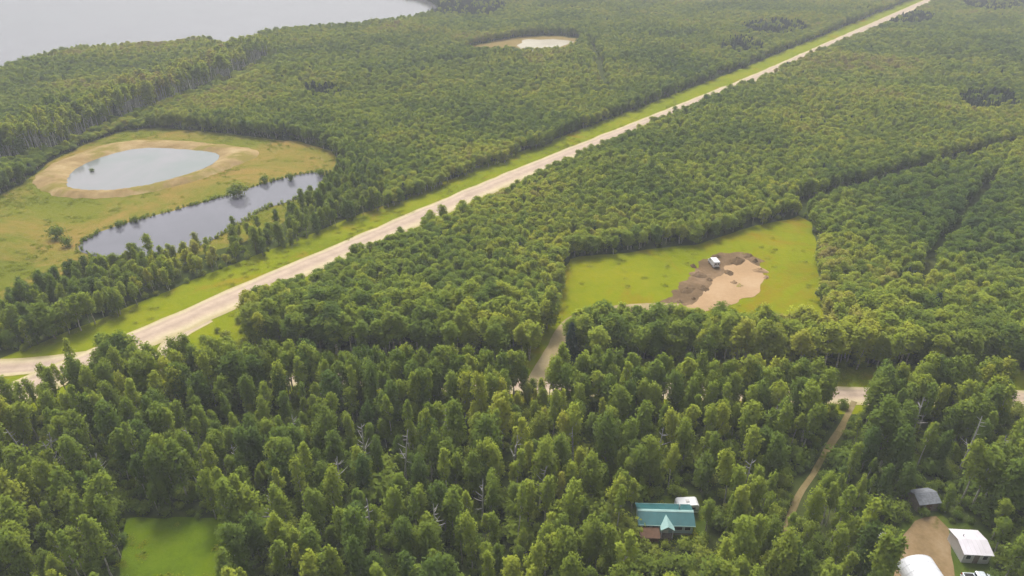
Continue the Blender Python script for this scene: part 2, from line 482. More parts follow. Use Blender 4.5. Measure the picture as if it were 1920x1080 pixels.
def ring(name, outer, crest_t, inner, zs, m, seed):
    """a bank round water: outer foot, crest, inner foot; both outlines resampled by angle"""
    cx = sum(p[0] for p in inner) / len(inner); cy = sum(p[1] for p in inner) / len(inner)
    def radius(poly, ang):
        dx, dy = math.cos(ang), math.sin(ang)
        best = 0
        for k in range(len(poly)):
            x0, y0 = poly[k][0] - cx, poly[k][1] - cy
            x1, y1 = poly[(k + 1) % len(poly)][0] - cx, poly[(k + 1) % len(poly)][1] - cy
            den = dx * (y1 - y0) - dy * (x1 - x0)
            if abs(den) < 1e-9: continue
            s = (x0 * (y1 - y0) - y0 * (x1 - x0)) / den
            u = (x0 * dy - y0 * dx) / den
            if s > 0 and -1e-6 <= u <= 1 + 1e-6: best = max(best, s)
        return best
    N = 220
    prof = [0.0] + list(crest_t) + [1.0]
    verts, faces = [], []
    for k in range(N):
        a = 2 * math.pi * k / N
        ro, ri = radius(outer, a), radius(inner, a)
        j = float(vnoise(math.cos(a) * 40, math.sin(a) * 40, 3.0, seed)) - .5
        ro += j * 2.0
        ri += (float(vnoise(math.cos(a) * 60, math.sin(a) * 60, 2.5, seed + 1)) - .5) * 1.6
        for t, z in zip(prof, zs):
            r = ro + (ri - ro) * t
            verts.append((cx + r * math.cos(a), cy + r * math.sin(a), z + (0.25 * j if 0 < t < 1 else 0)))
    P = len(prof)
    for k in range(N):
        for i in range(P - 1):
            a, b = k * P + i, ((k + 1) % N) * P + i
            faces.append((a, b, b + 1, a + 1))
    me = bpy.data.meshes.new(name)
    me.from_pydata(verts, [], faces); me.update()
    if sum(p.normal.z for p in me.polygons) < 0: me.flip_normals()
    for p in me.polygons: p.use_smooth = True
    return tag(link(name, me, m), kind='structure')

def grow(poly, d):
    cx = sum(p[0] for p in poly) / len(poly); cy = sum(p[1] for p in poly) / len(poly)
    out = []
    for x, y in poly:
        L = math.hypot(x - cx, y - cy)
        out.append((x + (x - cx) / L * d, y + (y - cy) / L * d))
    return out

ring('lagoon_bank', BERM, (0.35, 0.7), LAGOON, (0.04, 1.3, 1.2, 0.15), M['sand'], 41)
sheet('lagoon', grow(LAGOON, 0.8), 0.40, M['lagoon'])
sheet('pond', rough_edge(POND, 3, 1.0, 45), 0.12, M['pond'])

# ------------------------------------------------------------------ plants: mesh makers
def unit(v):
    return v / (np.linalg.norm(v, axis=-1, keepdims=True) + 1e-9)

def leaves(seed, lobes, n, size, centre, down=-0.35):
    """n leaf sprays spread through the lobes of a crown, facing outwards"""
    g = np.random.default_rng(seed)
    c = np.array([l[0] for l in lobes], float); r = np.array([l[1] for l in lobes], float)
    w = (r.prod(1)) ** (2 / 3); w /= w.sum()
    k = g.choice(len(lobes), n * 2, p=w)
    dirs = unit(g.normal(size=(n * 2, 3)))
    keep = (dirs[:, 2] > down) | (g.random(n * 2) < 0.35)
    k, dirs = k[keep][:n], dirs[keep][:n]
    rad = 0.40 + 0.95 * g.random(len(k))
    p = c[k] + dirs * r[k] * rad[:, None]
    nl = unit(dirs / r[k])
    nc = unit((p - np.array(centre)) * np.array([1, 1, 0.6]))
    nrm = unit(0.62 * nl + 0.38 * nc + np.array([0, 0, 0.85]) + g.normal(size=nl.shape) * 0.20)
    gn = unit(nrm + g.normal(size=nl.shape) * 0.45)
    t = unit(np.cross(gn, g.normal(size=gn.shape)))
    b = np.cross(gn, t)
    s = size * (0.55 + 0.9 * g.random(len(k)))[:, None]
    asp = (0.55 + 0.35 * g.random(len(k)))[:, None]
    v = np.stack([p - t * s, p - b * s * asp, p + t * s, p + b * s * asp], 1).reshape(-1, 3)
    nn = np.repeat(nrm, 4, 0)
    f = np.arange(len(k) * 4).reshape(-1, 4)
    return v, f, nn

def tube(path, radii, sides=6):
    path = np.array(path, float)
    V, F, N = [], [], []
    for i, (p, r) in enumerate(zip(path, radii)):
        a = path[max(0, i - 1)]; b = path[min(len(path) - 1, i + 1)]
        t = unit(b - a)
        u = unit(np.cross(t, np.array([0.3, 0.9, 0.2]))); w = np.cross(t, u)
        for s in range(sides):
            ang = 2 * math.pi * s / sides
            nvec = u * math.cos(ang) + w * math.sin(ang)
            V.append(p + nvec * r); N.append(nvec)
    for i in range(len(path) - 1):
        for s in range(sides):
            a, b = i * sides + s, i * sides + (s + 1) % sides
            F.append((a, b, b + sides, a + sides))
    return np.array(V), np.array(F), np.array(N)

def merge(parts):
    V, F, N, I = [], [], [], []
    o = 0
    for (v, f, n), mi in parts:
        V.append(v); F.append(np.asarray(f) + o); N.append(n); I.append(np.full(len(f), mi)); o += len(v)
    return np.concatenate(V), np.concatenate(F), np.concatenate(N), np.concatenate(I)

def plant_mesh(name, parts, mats):
    V, F, N, I = merge(parts)
    me = bpy.data.meshes.new(name)
    me.vertices.add(len(V)); me.vertices.foreach_set('co', V.astype(np.float32).ravel())
    me.loops.add(F.size); me.loops.foreach_set('vertex_index', F.astype(np.int32).ravel())
    me.polygons.add(len(F))
    me.polygons.foreach_set('loop_start', np.arange(0, F.size, 4, dtype=np.int32))
    me.polygons.foreach_set('material_index', I.astype(np.int32))
    me.polygons.foreach_set('use_smooth', np.ones(len(F), bool))
    me.update(calc_edges=True)
    for m in mats: me.materials.append(m)
    me.normals_split_custom_set_from_vertices(N.astype(np.float32).tolist())
    return me

def broadleaf(seed, h, base, rad, nlobes, nleaf, leaf, trunk_r, lean=0.4, crown_taper=0.6):
    """trunk parts and crown parts of one deciduous tree"""
    g = np.random.default_rng(seed)
    bend = g.normal(size=2) * lean
    def axis(t): return np.array([bend[0] * t * t, bend[1] * t * t, h * t])
    tr = [(tube([axis(t) + np.append(g.normal(size=2) * .06, 0) for t in np.linspace(0, 0.93, 7)], trunk_r * np.linspace(1, .18, 7)), 0)]
    lobes = []
    for i in range(nlobes):
        t = base + (1 - base) * (i + 0.35 + 0.3 * g.random()) / nlobes
        q = (t - base) / (1 - base)
        env = rad * (math.sin(math.pi * (0.14 + q * 0.70)) ** crown_taper)
        ang = i * 2.4 + g.random() * 1.2
        off = env * (0.20 + 0.62 * g.random()) * (1 - 0.35 * q)
        c = axis(t) + np.array([math.cos(ang) * off, math.sin(ang) * off, 0])
        rr = env * (0.30 + 0.28 * g.random())
        lobes.append((c, np.array([rr, rr, rr * (0.9 + 0.8 * g.random())])))
        if off > 0.5:
            st = axis(max(0.15, t - 0.10))
            tr.append((tube([st, (st + c) / 2 + np.array([0, 0, .15]), c], trunk_r * np.array([.42, .28, .1]), 4), 0))
    top = axis(1.0); lobes.append((top - np.array([0, 0, rad * .35]), np.array([rad * .36, rad * .36, rad * .55])))
    cen = axis(base + (1 - base) * .42)
    cr = [(leaves(seed + 1, lobes, nleaf, leaf, cen), 0)]
    return tr, cr

def conifer(seed, h, rad, nleaf):
    g = np.random.default_rng(seed)
    tr = [(tube([(0, 0, 0), (0, 0, h * .5), (0, 0, h * .97)], [.16, .1, .02]), 0)]
    t = g.random(nleaf) ** 1.5
    z = h * (0.06 + 0.94 * t)
    tier = 0.72 + 0.28 * np.abs(np.sin(z * 2.6))
    r = rad * (1 - t) ** 0.85 * tier * (0.45 + 0.55 * g.random(nleaf) ** .5) + 0.05
    a = g.random(nleaf) * 2 * math.pi
    p = np.stack([np.cos(a) * r, np.sin(a) * r, z - r * 0.3], 1)
    out = np.stack([np.cos(a), np.sin(a), np.full(nleaf, 0.55)], 1)
    nrm = unit(out + g.normal(size=out.shape) * .2)
    gn = unit(nrm + g.normal(size=out.shape) * .3)
    tt = unit(np.stack([np.cos(a), np.sin(a), np.full(nleaf, -.4)], 1)); b = unit(np.cross(gn, tt))
    s = 0.34 * (0.6 + .6 * g.random(nleaf))[:, None]
    v = np.stack([p - tt * s, p - b * s * .45, p + tt * s, p + b * s * .45], 1).reshape(-1, 3)
    return tr, [((v, np.arange(nleaf * 4).reshape(-1, 4), np.repeat(nrm, 4, 0)), 0)]

def snag(seed, h):
    """a dead tree: bare bleached stem with broken limbs"""
    g = np.random.default_rng(seed)
    b = g.normal(size=2) * .35
    ax = lambda t: np.array([b[0] * t * t, b[1] * t * t, h * t])
    tr = [(tube([ax(t) for t in np.linspace(0, 1, 7)], np.linspace(.21, .05, 7)), 0)]
    lim = []
    for i in range(11):
        t = .35 + .6 * g.random(); a = g.random() * 6.28; L = (1.2 - t) * 2.4 * (.5 + .6 * g.random())
        s = ax(t); e = s + np.array([math.cos(a) * L, math.sin(a) * L, L * (.5 + .5 * g.random())])
        lim.append((tube([s, (s + e) / 2 + np.array([0, 0, -.1]), e], [.06, .045, .02], 4), 0))
    return tr, lim

def bush(seed, h, rad, nleaf, leaf):
    g = np.random.default_rng(seed)
    lobes, tr = [], []
    for i in range(6):
        a = i * 1.05 + g.random() * .5; o = rad * (.25 + .4 * g.random()) * (i > 0)
        z = h * (.45 + .25 * g.random()); rr = rad * (.42 + .2 * g.random())
        c = np.array([math.cos(a) * o, math.sin(a) * o, z])
        lobes.append((c, np.array([rr, rr, h * .42])))
        tr.append((tube([(0, 0, 0), c * .6, c], [.06, .05, .02], 4), 0))
    return tr, [(leaves(seed + 5, lobes, nleaf, leaf, (0, 0, h * .4)), 0)]

def shift(parts, mi):
    return [(p, mi) for p, _ in parts]

KIND = {}      # kind -> list of (trunk mesh, crown mesh, joined mesh, height)
def proto(kind, name, pair, mt, ml, h):
    tr, cr = pair
    tm = plant_mesh(name + '_trunk', tr, [mt])
    cm = plant_mesh(name + '_crown', cr, [ml])
    jm = plant_mesh(name + '_whole', shift(tr, 0) + shift(cr, 1), [mt, ml])
    KIND.setdefault(kind, []).append((tm, cm, jm, h))

for s in range(5):
    proto('aspen', 'aspen', broadleaf(100 + s * 7, 12, .24 + .06 * s, 1.75 + .12 * (s % 3), 22, 1650, .205, .17, .7), M['pale_bark'], M['aspen_leaf'], 12)
for s in range(4):
    proto('poplar', 'poplar', broadleaf(300 + s * 7, 12, .16 + .03 * s, 2.35 + .15 * (s % 2), 24, 2500, .215, .19, .55), M['dark_bark'], M['poplar_leaf'], 12)
for s in range(3):
    proto('birch', 'tall_aspen', broadleaf(500 + s * 7, 13, .56, 1.45, 11, 620, .22, .20, .9), M['pale_bark'], M['aspen_leaf'], 13)
for s in range(3):
    proto('lakestem', 'lake_aspen', broadleaf(600 + s * 7, 14, .70, 1.35, 7, 380, .24, .23, .9), M['grey_bark'], M['aspen_leaf'], 14)
for s in range(3):
    proto('willow', 'willow', bush(700 + s * 7, 3.2, 2.1, 650, .22), M['dark_bark'], M['willow_leaf'], 3.2)
for s in range(2):
    proto('spruce', 'spruce', conifer(800 + s, 11, 1.9, 1300), M['dark_bark'], M['spruce_leaf'], 11)
for s in range(3):
    proto('dead', 'snag', snag(900 + s, 11), M['dead_wood'], M['dead_wood'], 11)

# ------------------------------------------------------------------ where trees can grow
CUT1 = [G(1505, 392), G(1640, 348), G(1800, 306), G(1960, 266)]
CUT2 = [G(1725, 540), G(1760, 470), G(1800, 420), G(1860, 345)]
CUT3 = [G(1108, 88), G(1120, 120), G(1136, 178)]
CUT4 = [G(1068, 476), G(1180, 466), G(1300, 450), G(1400, 420), G(1505, 392)]
MAINV = Vector((d.x, d.y))

def side_of_main(x, y):
    """signed distance from the straight main road, left negative"""
    return (x - MAIN[1][0]) * d.y - (y - MAIN[1][1]) * d.x

def free(x, y, lane=3.2):
    ok = np.ones(x.shape, bool)
    s = side_of_main(x, y)
    wob = (vnoise(x, y, 12, 61) - .5) * 4
    ok &= ~((s > -18.0 + wob) & (s < 8.8 + wob * .6))
    ok &= dist_line(x, y, SIDE) > 4.0
    sv = dist_line(x, y, [(a, b + 4.5) for a, b in SIDE])
    ok &= sv > 5.0
    ok &= dist_line(x, y, SPUR) > 5.5
    ok &= dist_line(x, y, WEST) > 7
    ok &= dist_line(x, y, DRIVE) > 4.0
    ok &= dist_line(x, y, LANE) > lane
    for p in (LAKE, FIELD, CLEAR, SANDS, GLADE, YARD, HOMEYARD):
        ok &= ~inside(x, y, p)
    ok &= dist_line(x, y, CUT1) > 4.2
    ok &= dist_line(x, y, CUT2) > 2.3
    ok &= dist_line(x, y, CUT3) > 3.2
    return ok

CAM_CLEAR = [GP([(290, 640), (410, 572), (462, 590), (462, 672), (330, 702)]),      # grassy corner by the spur road
             (GP([(1168, 1010), (1335, 1010), (1345, 1140), (1162, 1140)])),      # open ground below the home
             GP([(1868, 752), (2000, 755), (2000, 870), (1858, 870)]),            # gap where the side road shows
             GP([(1625, 985), (1690, 960), (1690, 1060), (1625, 1060)]),
             GP([(1700, 895), (1765, 895), (1770, 975), (1700, 975)])]

def spots(spacing, ymin, ymax, seed):
    g = np.random.default_rng(seed)
    ny = int((ymax - ymin) / spacing)
    xs, ys = [], []
    for j in range(ny):
        y = ymin + j * spacing
        depth = y * CP + CAM_H * SP
        half = 0.74 * depth * 1.13 + 14
        x = np.arange(-half, half, spacing) + (j % 2) * spacing * .5
        xs.append(x); ys.append(np.full(x.shape, y))
    x = np.concatenate(xs); y = np.concatenate(ys)
    x = x + (g.random(x.shape) - .5) * spacing * .95
    y = y + (g.random(y.shape) - .5) * spacing * .95
    return x, y

P_ = [spots(3.45, 64, 133, 1), spots(2.6, 133, 400, 2), spots(3.7, 400, 1150, 3)]
X = np.concatenate([p[0] for p in P_]); Y = np.concatenate([p[1] for p in P_])
hx_, hy_ = [], []
for (x0, y0), (x1, y1) in zip(SIDE[:-1], SIDE[1:]):
    for t in np.arange(0, 1, 2.6 / math.hypot(x1 - x0, y1 - y0)):
        hx_.append(x0 + (x1 - x0) * t + rng.normal() * .5); hy_.append(y0 + (y1 - y0) * t - 5.4 + rng.normal() * .6)
X = np.concatenate([X, hx_]); Y = np.concatenate([Y, hy_])
m_ = free(X, Y)
for p in CAM_CLEAR: m_ &= ~inside(X, Y, p)
X, Y = X[m_], Y[m_]
g = np.random.default_rng(5)
pxx, pyy = PX(X, Y)
SM = side_of_main(X, Y)
# heights in metres: tall in the near wood, young growth between the roads and beyond
Hh = 7.0 + 3.4 * (vnoise(X, Y, 60, 71) - .5) + 1.6 * (vnoise(X, Y, 16, 72) - .5) + g.normal(size=X.shape) * .45
near = Y < 131
Hh[near] = 10.9 + 4.0 * (vnoise(X[near], Y[near], 18, 73) - .5) + g.normal(size=near.sum()) * 1.9
young = near & (g.random(near.shape) < .22)
Hh[young] *= .66
edge_right = (SM > 9) & (SM < 22)
Hh[edge_right] *= 0.85
near_side = near & (dist_line(X, Y, SIDE) < 15)
Hh[near_side] = 12.6 + g.normal(size=near_side.sum()) * .9
mouth = near & (pxx > 968) & (pxx < 1028) & (pyy < 850)
Hh[mouth] = 7.0 + g.normal(size=mouth.sum()) * .8
block = (pyy > 600) & (pyy < 705) & (~near)
Hh[block] = 10.5 + g.normal(size=block.sum()) * .9
band = (SM < -18) & (SM > -60) & (pyy > 330) & (pxx < 720)
Hh[band] = 6.8 + g.normal(size=band.sum()) * 1.2
keep = np.ones(X.shape, bool)
keep[band] = g.random(band.sum()) < np.where((pxx[band] > 330) & (pxx[band] < 600), .34, .8)
GREY = [G(-40, 305), G(60, 282), G(160, 236), G(250, 205), G(330, 172), G(420, 138), G(470, 112)]
gd = dist_line(X, Y, GREY)
grey = gd < 13
Hh[grey] = 13.2 + g.normal(size=grey.sum()) * 1.7
infront = (~grey) & (gd < 34) & (pyy > np.interp(pxx, [0, 160, 330, 470], [282, 236, 172, 112])) & (pxx < 520)
Hh[infront] = 3.5 + g.normal(size=infront.sum()) * .8
Lb = band
Hh = np.clip(Hh, 2.8, 16)
keep[grey] &= g.random(grey.sum()) < .72
X, Y, Hh, grey, near, Lb = X[keep], Y[keep], Hh[keep], grey[keep], near[keep], Lb[keep]
pxx, pyy = PX(X, Y)
SM = side_of_main(X, Y)
kind = np.full(X.shape, 'aspen', dtype=object)
u = g.random(X.shape)
pop = vnoise(X, Y, 30, 81)
kind[u < .18 + .35 * (pop > .58)] = 'poplar'
u2 = g.random(X.shape)
ns_ = near & (dist_line(X, Y, SIDE) < 12)
kind[ns_] = np.where(g.random(ns_.sum()) < .55, 'poplar', 'aspen')
near2 = near & ~ns_
kind[near2 & (u2 < .10)] = 'willow'
kind[near2 & (u2 > .86)] = 'birch'
kind[grey & (u2 < .82)] = 'lakestem'
for cx, cy, rx, ry in ((1850, 205, 60, 22), (1390, 95, 40, 14), (1450, 60, 60, 14), (610, 185, 40, 10), (1700, 40, 50, 14), (860, 20, 90, 18), (1880, 15, 80, 14)):
    q = ((pxx - cx) / rx) ** 2 + ((pyy - cy) / ry) ** 2
    kind[(q < 1) & (u2 < .85)] = 'spruce'
kind[(Y > 133) & (u2 > .992)] = 'spruce'
# dead stems: where the flooded shore killed the stand
tox, toy = PX(X, Y, Hh)
vis = (pxx > -40) & (pxx < 1960) & (toy < 1085)
dist = np.hypot(X, Y)

# ------------------------------------------------------------------ the trees one can pick out, each a thing
def place(kind_, name, mi, x, y, h, wide, rz, lean=(0, 0), crown_name='crown'):
    tm, cm, jm, h0 = KIND[kind_][mi]
    r = empty(name, (x, y, 0), rz)
    r.rotation_euler = (lean[0], lean[1], rz)
    r.scale = (wide * h / h0, wide * h / h0, h / h0)
    a = link('trunk', tm, None, r)
    b = link(crown_name, cm, None, r)
    return r

LIMIT = {'aspen': 300, 'poplar': 240, 'willow': 90, 'birch': 120, 'spruce': 0}
single = np.zeros(X.shape, bool)
for k in LIMIT:
    if LIMIT[k] == 0: continue
    lim_y = 137
    idx = np.where((kind == k) & vis & (Y < lim_y))[0]
    idx = idx[np.argsort(dist[idx])][:LIMIT[k]]
    single[idx] = True

HOME = G(1248, 985); SHED = G(1725, 1080); GREYSHED = G(1733, 930)
def zone(x, y):
    px, py = PX(x, y)
    a = lambda pts: float(dist_line(np.array([x]), np.array([y]), pts)[0])
    if a(LANE) < 9: return 'lane', 'beside the narrow dirt lane'
    if math.hypot(x - HOME[0], y - HOME[1]) < 15: return 'home', 'around the teal mobile home'
    if px > 1600 and py > 900: return 'yard', 'around the dirt yard'
    if 160 < px < 520 and py > 905: return 'glade', 'round the bright green glade'
    if py < 800: return ('edge', 'along the side road') if px > 420 else ('corner', 'below the wide road junction')
    if px < 330: return 'west', 'in the wood left of the glade'
    if px < 900: return 'mid', 'in the wood right of the glade'
    if px < 1480: return 'homewood', 'in the wood behind the mobile home'
    return 'east', 'in the wood right of the lane'
WORD = {'aspen': ('aspen_tree', 'slender aspen', 'aspen'), 'poplar': ('poplar_tree', 'bushy poplar', 'poplar'),
        'willow': ('willow_bush', 'willow bush', 'bush'), 'birch': ('bare_stemmed_aspen', 'bare-stemmed aspen', 'aspen')}
ORD = 'first second third fourth fifth sixth seventh eighth ninth tenth eleventh twelfth thirteenth fourteenth fifteenth sixteenth seventeenth eighteenth nineteenth twentieth'.split()
ORD += ['twenty-' + w for w in ORD[:9]] + ['thirtieth'] + ['thirty-' + w for w in ORD[:9]]
rows = {}
for i in np.where(single)[0]:
    z, ph = zone(X[i], Y[i])
    rows.setdefault((z, ph, kind[i]), []).append(i)
PLACED = []
for (z, ph, k), idx in rows.items():
    name, word, cat = WORD[k]
    idx.sort(key=lambda i: Y[i])
    per = max(4, min(8, int(math.sqrt(len(idx)) + .5)))        # trees of one row, counted from the camera's side
    for a in range(0, len(idx), per):
        row = sorted(idx[a:a + per], key=lambda i: PX(X[i], Y[i])[0])
        rn = 'front' if a == 0 else ORD[a // per]
        for n, i in enumerate(row):
            h = float(Hh[i]) if k != 'willow' else 3.0 + 1.6 * random.random()
            if k == 'birch': h = min(15.5, h + 1.0)
            o = place(k, name, random.randrange(len(KIND[k])), X[i], Y[i], h, (.72 if k != 'willow' else 1.0) + .34 * random.random(), random.random() * 6.28,
                      (random.gauss(0, .03), random.gauss(0, .03)))
            tag(o, f'{word} {ph}, {rn} row, {ORD[n]} from left', cat, f'{word} trees {ph}')
            PLACED.append((k, X[i], Y[i], o))

# some of them stand right next to something one can name
def single_out(target, k, phrase, seen=set()):
    c = sorted((math.hypot(x - target[0], y - target[1]), o.name, o) for kk, x, y, o in PLACED if kk == k and o.name not in seen)
    if c:
        seen.add(c[0][1]); c[0][2]['label'] = phrase
for tgt, k, ph in ((HOME, 'aspen', 'slender aspen closest to the teal mobile home'), (HOME, 'poplar', 'dark poplar closest to the teal mobile home'),
                   (G(330, 970), 'poplar', 'dark poplar at the middle of the far edge of the glade'), (G(240, 1000), 'aspen', 'slender aspen at the left corner of the glade'),
                   (G(430, 1000), 'aspen', 'slender aspen at the right corner of the glade'), (G(1600, 760), 'aspen', 'slender aspen where the dirt lane leaves the side road'),
                   (GREYSHED, 'poplar', 'dark poplar closest to the grey roofed shed'), (GREYSHED, 'aspen', 'slender aspen closest to the grey roofed shed'),
                   (G(1000, 735), 'aspen', 'slender aspen opposite the mouth of the sandy driveway'), (G(318, 700), 'aspen', 'slender aspen closest to the short spur road'),
                   (G(1880, 770), 'poplar', 'dark poplar closest to the visible stretch of side road')):
    single_out(tgt, k, ph)

# bushes, small trees and dead stems that stand alone
LONE = [('poplar', 'pond_tree', 372, 470, 6.5, 'dark bushy tree on the near bank in front of the long pond', 'tree'),
        ('poplar', 'pond_tree', 442, 445, 7.5, 'tallest dark tree on the near bank of the long pond', 'tree'),
        ('poplar', 'pond_tree', 330, 492, 5.5, 'small dark tree at the near bank, left of the tallest pond tree', 'tree'),
        ('poplar', 'pond_tree', 520, 428, 7.0, 'dark tree between the long pond and the road verge', 'tree'),
        ('poplar', 'pond_tree', 545, 408, 6.5, 'dark tree right beside the narrow end of the long pond', 'tree'),
        ('poplar', 'pond_tree', 612, 372, 6.0, 'lone dark tree past the narrow end of the long pond', 'tree'),
        ('willow', 'pond_bush', 450, 366, 5.0, 'big dark bush standing in the long pond', 'bush'),
        ('willow', 'pond_bush', 438, 370, 4.0, 'smaller dark bush beside the big bush in the pond', 'bush'),
        ('willow', 'pond_bush', 496, 343, 3.0, 'low bush on the far bank right of the big pond bush', 'bush'),
        ('willow', 'pond_bush', 546, 338, 2.8, 'low bush on the far bank near the narrow pond end', 'bush'),
        ('willow', 'pond_bush', 602, 330, 3.0, 'low bush at the narrow tip of the long pond', 'bush'),
        ('willow', 'pond_bush', 254, 417, 2.4, 'small dark bush midway on the far bank of the long pond', 'bush'),
        ('willow', 'pond_bush', 224, 426, 2.2, 'small dark bush towards the broad end of the long pond', 'bush'),
        ('willow', 'pond_bush', 108, 448, 4.2, 'twiggy bush at the broad left end of the long pond', 'bush'),
        ('willow', 'pond_bush', 128, 462, 3.2, 'low bush just below the twiggy bush by the pond end', 'bush'),
        ('willow', 'reed_clump', 173, 323, 1.7, 'small dark clump standing in the pale lagoon', 'reeds'),
        ('dead', 'dead_tree', 126, 912, 12.0, 'white dead stem leaning above the near wood left of the glade', 'dead tree'),
        ('dead', 'dead_tree', 108, 905, 11.5, 'white dead stem just left of the leaning dead stem', 'dead tree'),
        ('dead', 'dead_tree', 372, 888, 11.5, 'bleached dead stem in the wood behind the glade', 'dead tree'),
        ('dead', 'dead_tree', 690, 880, 12.0, 'bleached dead stem in the middle of the near wood', 'dead tree'),
        ('dead', 'dead_tree', 905, 990, 11.0, 'bare dead stem in the wood left of the teal mobile home', 'dead tree'),
        ('dead', 'dead_tree', 1325, 900, 12.0, 'bare dead stem in the wood behind the white camper', 'dead tree'),
        ('dead', 'dead_tree', 1162, 960, 10.5, 'bare dead stem just left of the teal mobile home', 'dead tree'),
        ('dead', 'dead_tree', 1440, 840, 11.5, 'bare dead stem left of the dirt lane', 'dead tree')]
for k, nm, px, py, h, lab, cat in LONE:
    x, y = G(px, py)
    o = place(k, nm, random.randrange(len(KIND[k])), x, y, h, 1.0 if k != 'dead' else 1.25, random.random() * 6.28,
              (random.gauss(0, .05), random.gauss(0, .05)) if k == 'dead' else (0, 0), 'limbs' if k == 'dead' else 'crown')
    if nm == 'pond_bush' and py in (366, 370): o.location.z = .05
    tag(o, lab, cat)
SNAGS = [(60, 880), (200, 930), (285, 850), (455, 910), (560, 860), (640, 940), (760, 905), (835, 860), (960, 900), (1010, 960), (1075, 880), (1230, 880), (1385, 960), (1640, 850), (1700, 840), (1800, 880), (1860, 900), (520, 1010), (700, 1030), (820, 1040)]
for n, (px, py) in enumerate(SNAGS):
    x, y = G(px, py)
    o = place('dead', 'dead_tree', n % 3, x, y, 10.5 + 2.5 * random.random(), 1.3, random.random() * 6.28, (random.gauss(0, .06), random.gauss(0, .06)), 'limbs')
    tag(o, 'grey dead stem', 'dead tree', 'dead stems in the near wood')
for px, py, h, lab in ((1205, 1034, 2.3, 'low light green bush in front of the brown lean-to'), (1340, 985, 3.4, 'leafy bush right beside the end of the mobile home')):
    x, y = G(px, py)
    tag(place('willow', 'willow_bush', 1, x, y, h, 1.0, px), lab, 'bush')
x, y = G(1322, 1000)
tag(place('aspen', 'aspen_tree', 2, x, y, 8.5, .9, 1.0), 'young aspen at the right end wall of the mobile home', 'aspen')
_ord = sorted((o for o in bpy.data.objects if o.get('group') == 'dead stems in the near wood'), key=lambda o: PX(o.location.x, o.location.y)[0])
for n, o in enumerate(_ord): o['label'] = f'grey dead stem poking out of the near wood, {ORD[n]} from the left'
for n in range(34):                                             # killed by high water along the lake
    t = (n + .5) / 34 * (len(GREY) - 1); a = int(t); b = min(a + 1, len(GREY) - 1); f = t - a
    x = GREY[a][0] * (1 - f) + GREY[b][0] * f + random.gauss(0, 1.5); y = GREY[a][1] * (1 - f) + GREY[b][1] * f + random.gauss(0, 5) - 4
    o = place('dead', 'dead_tree', random.randrange(3), x, y, 9 + 4 * random.random(), 1.5, random.random() * 6.28, (random.gauss(0, .05), random.gauss(0, .05)), 'limbs')
    tag(o, f'bleached dead stem in the grey stand by the lake, {ORD[n]} from the near end', 'dead tree', 'dead stems along the lake')
for n, (px, py, h, w_) in enumerate(((1195, 1058, 2.6, 'left'), (1222, 1072, 3.0, 'second from left'), (1250, 1062, 2.4, 'middle'), (1283, 1070, 3.1, 'second from right'), (1315, 1055, 2.7, 'right'))):
    x, y = G(px, py)
    o = place('willow', 'willow_bush', n % 3, x, y, h, 1.1, n * 1.3)
    tag(o, f'{w_} one of five light green bushes in front of the mobile home', 'bush', 'bushes in front of the mobile home')

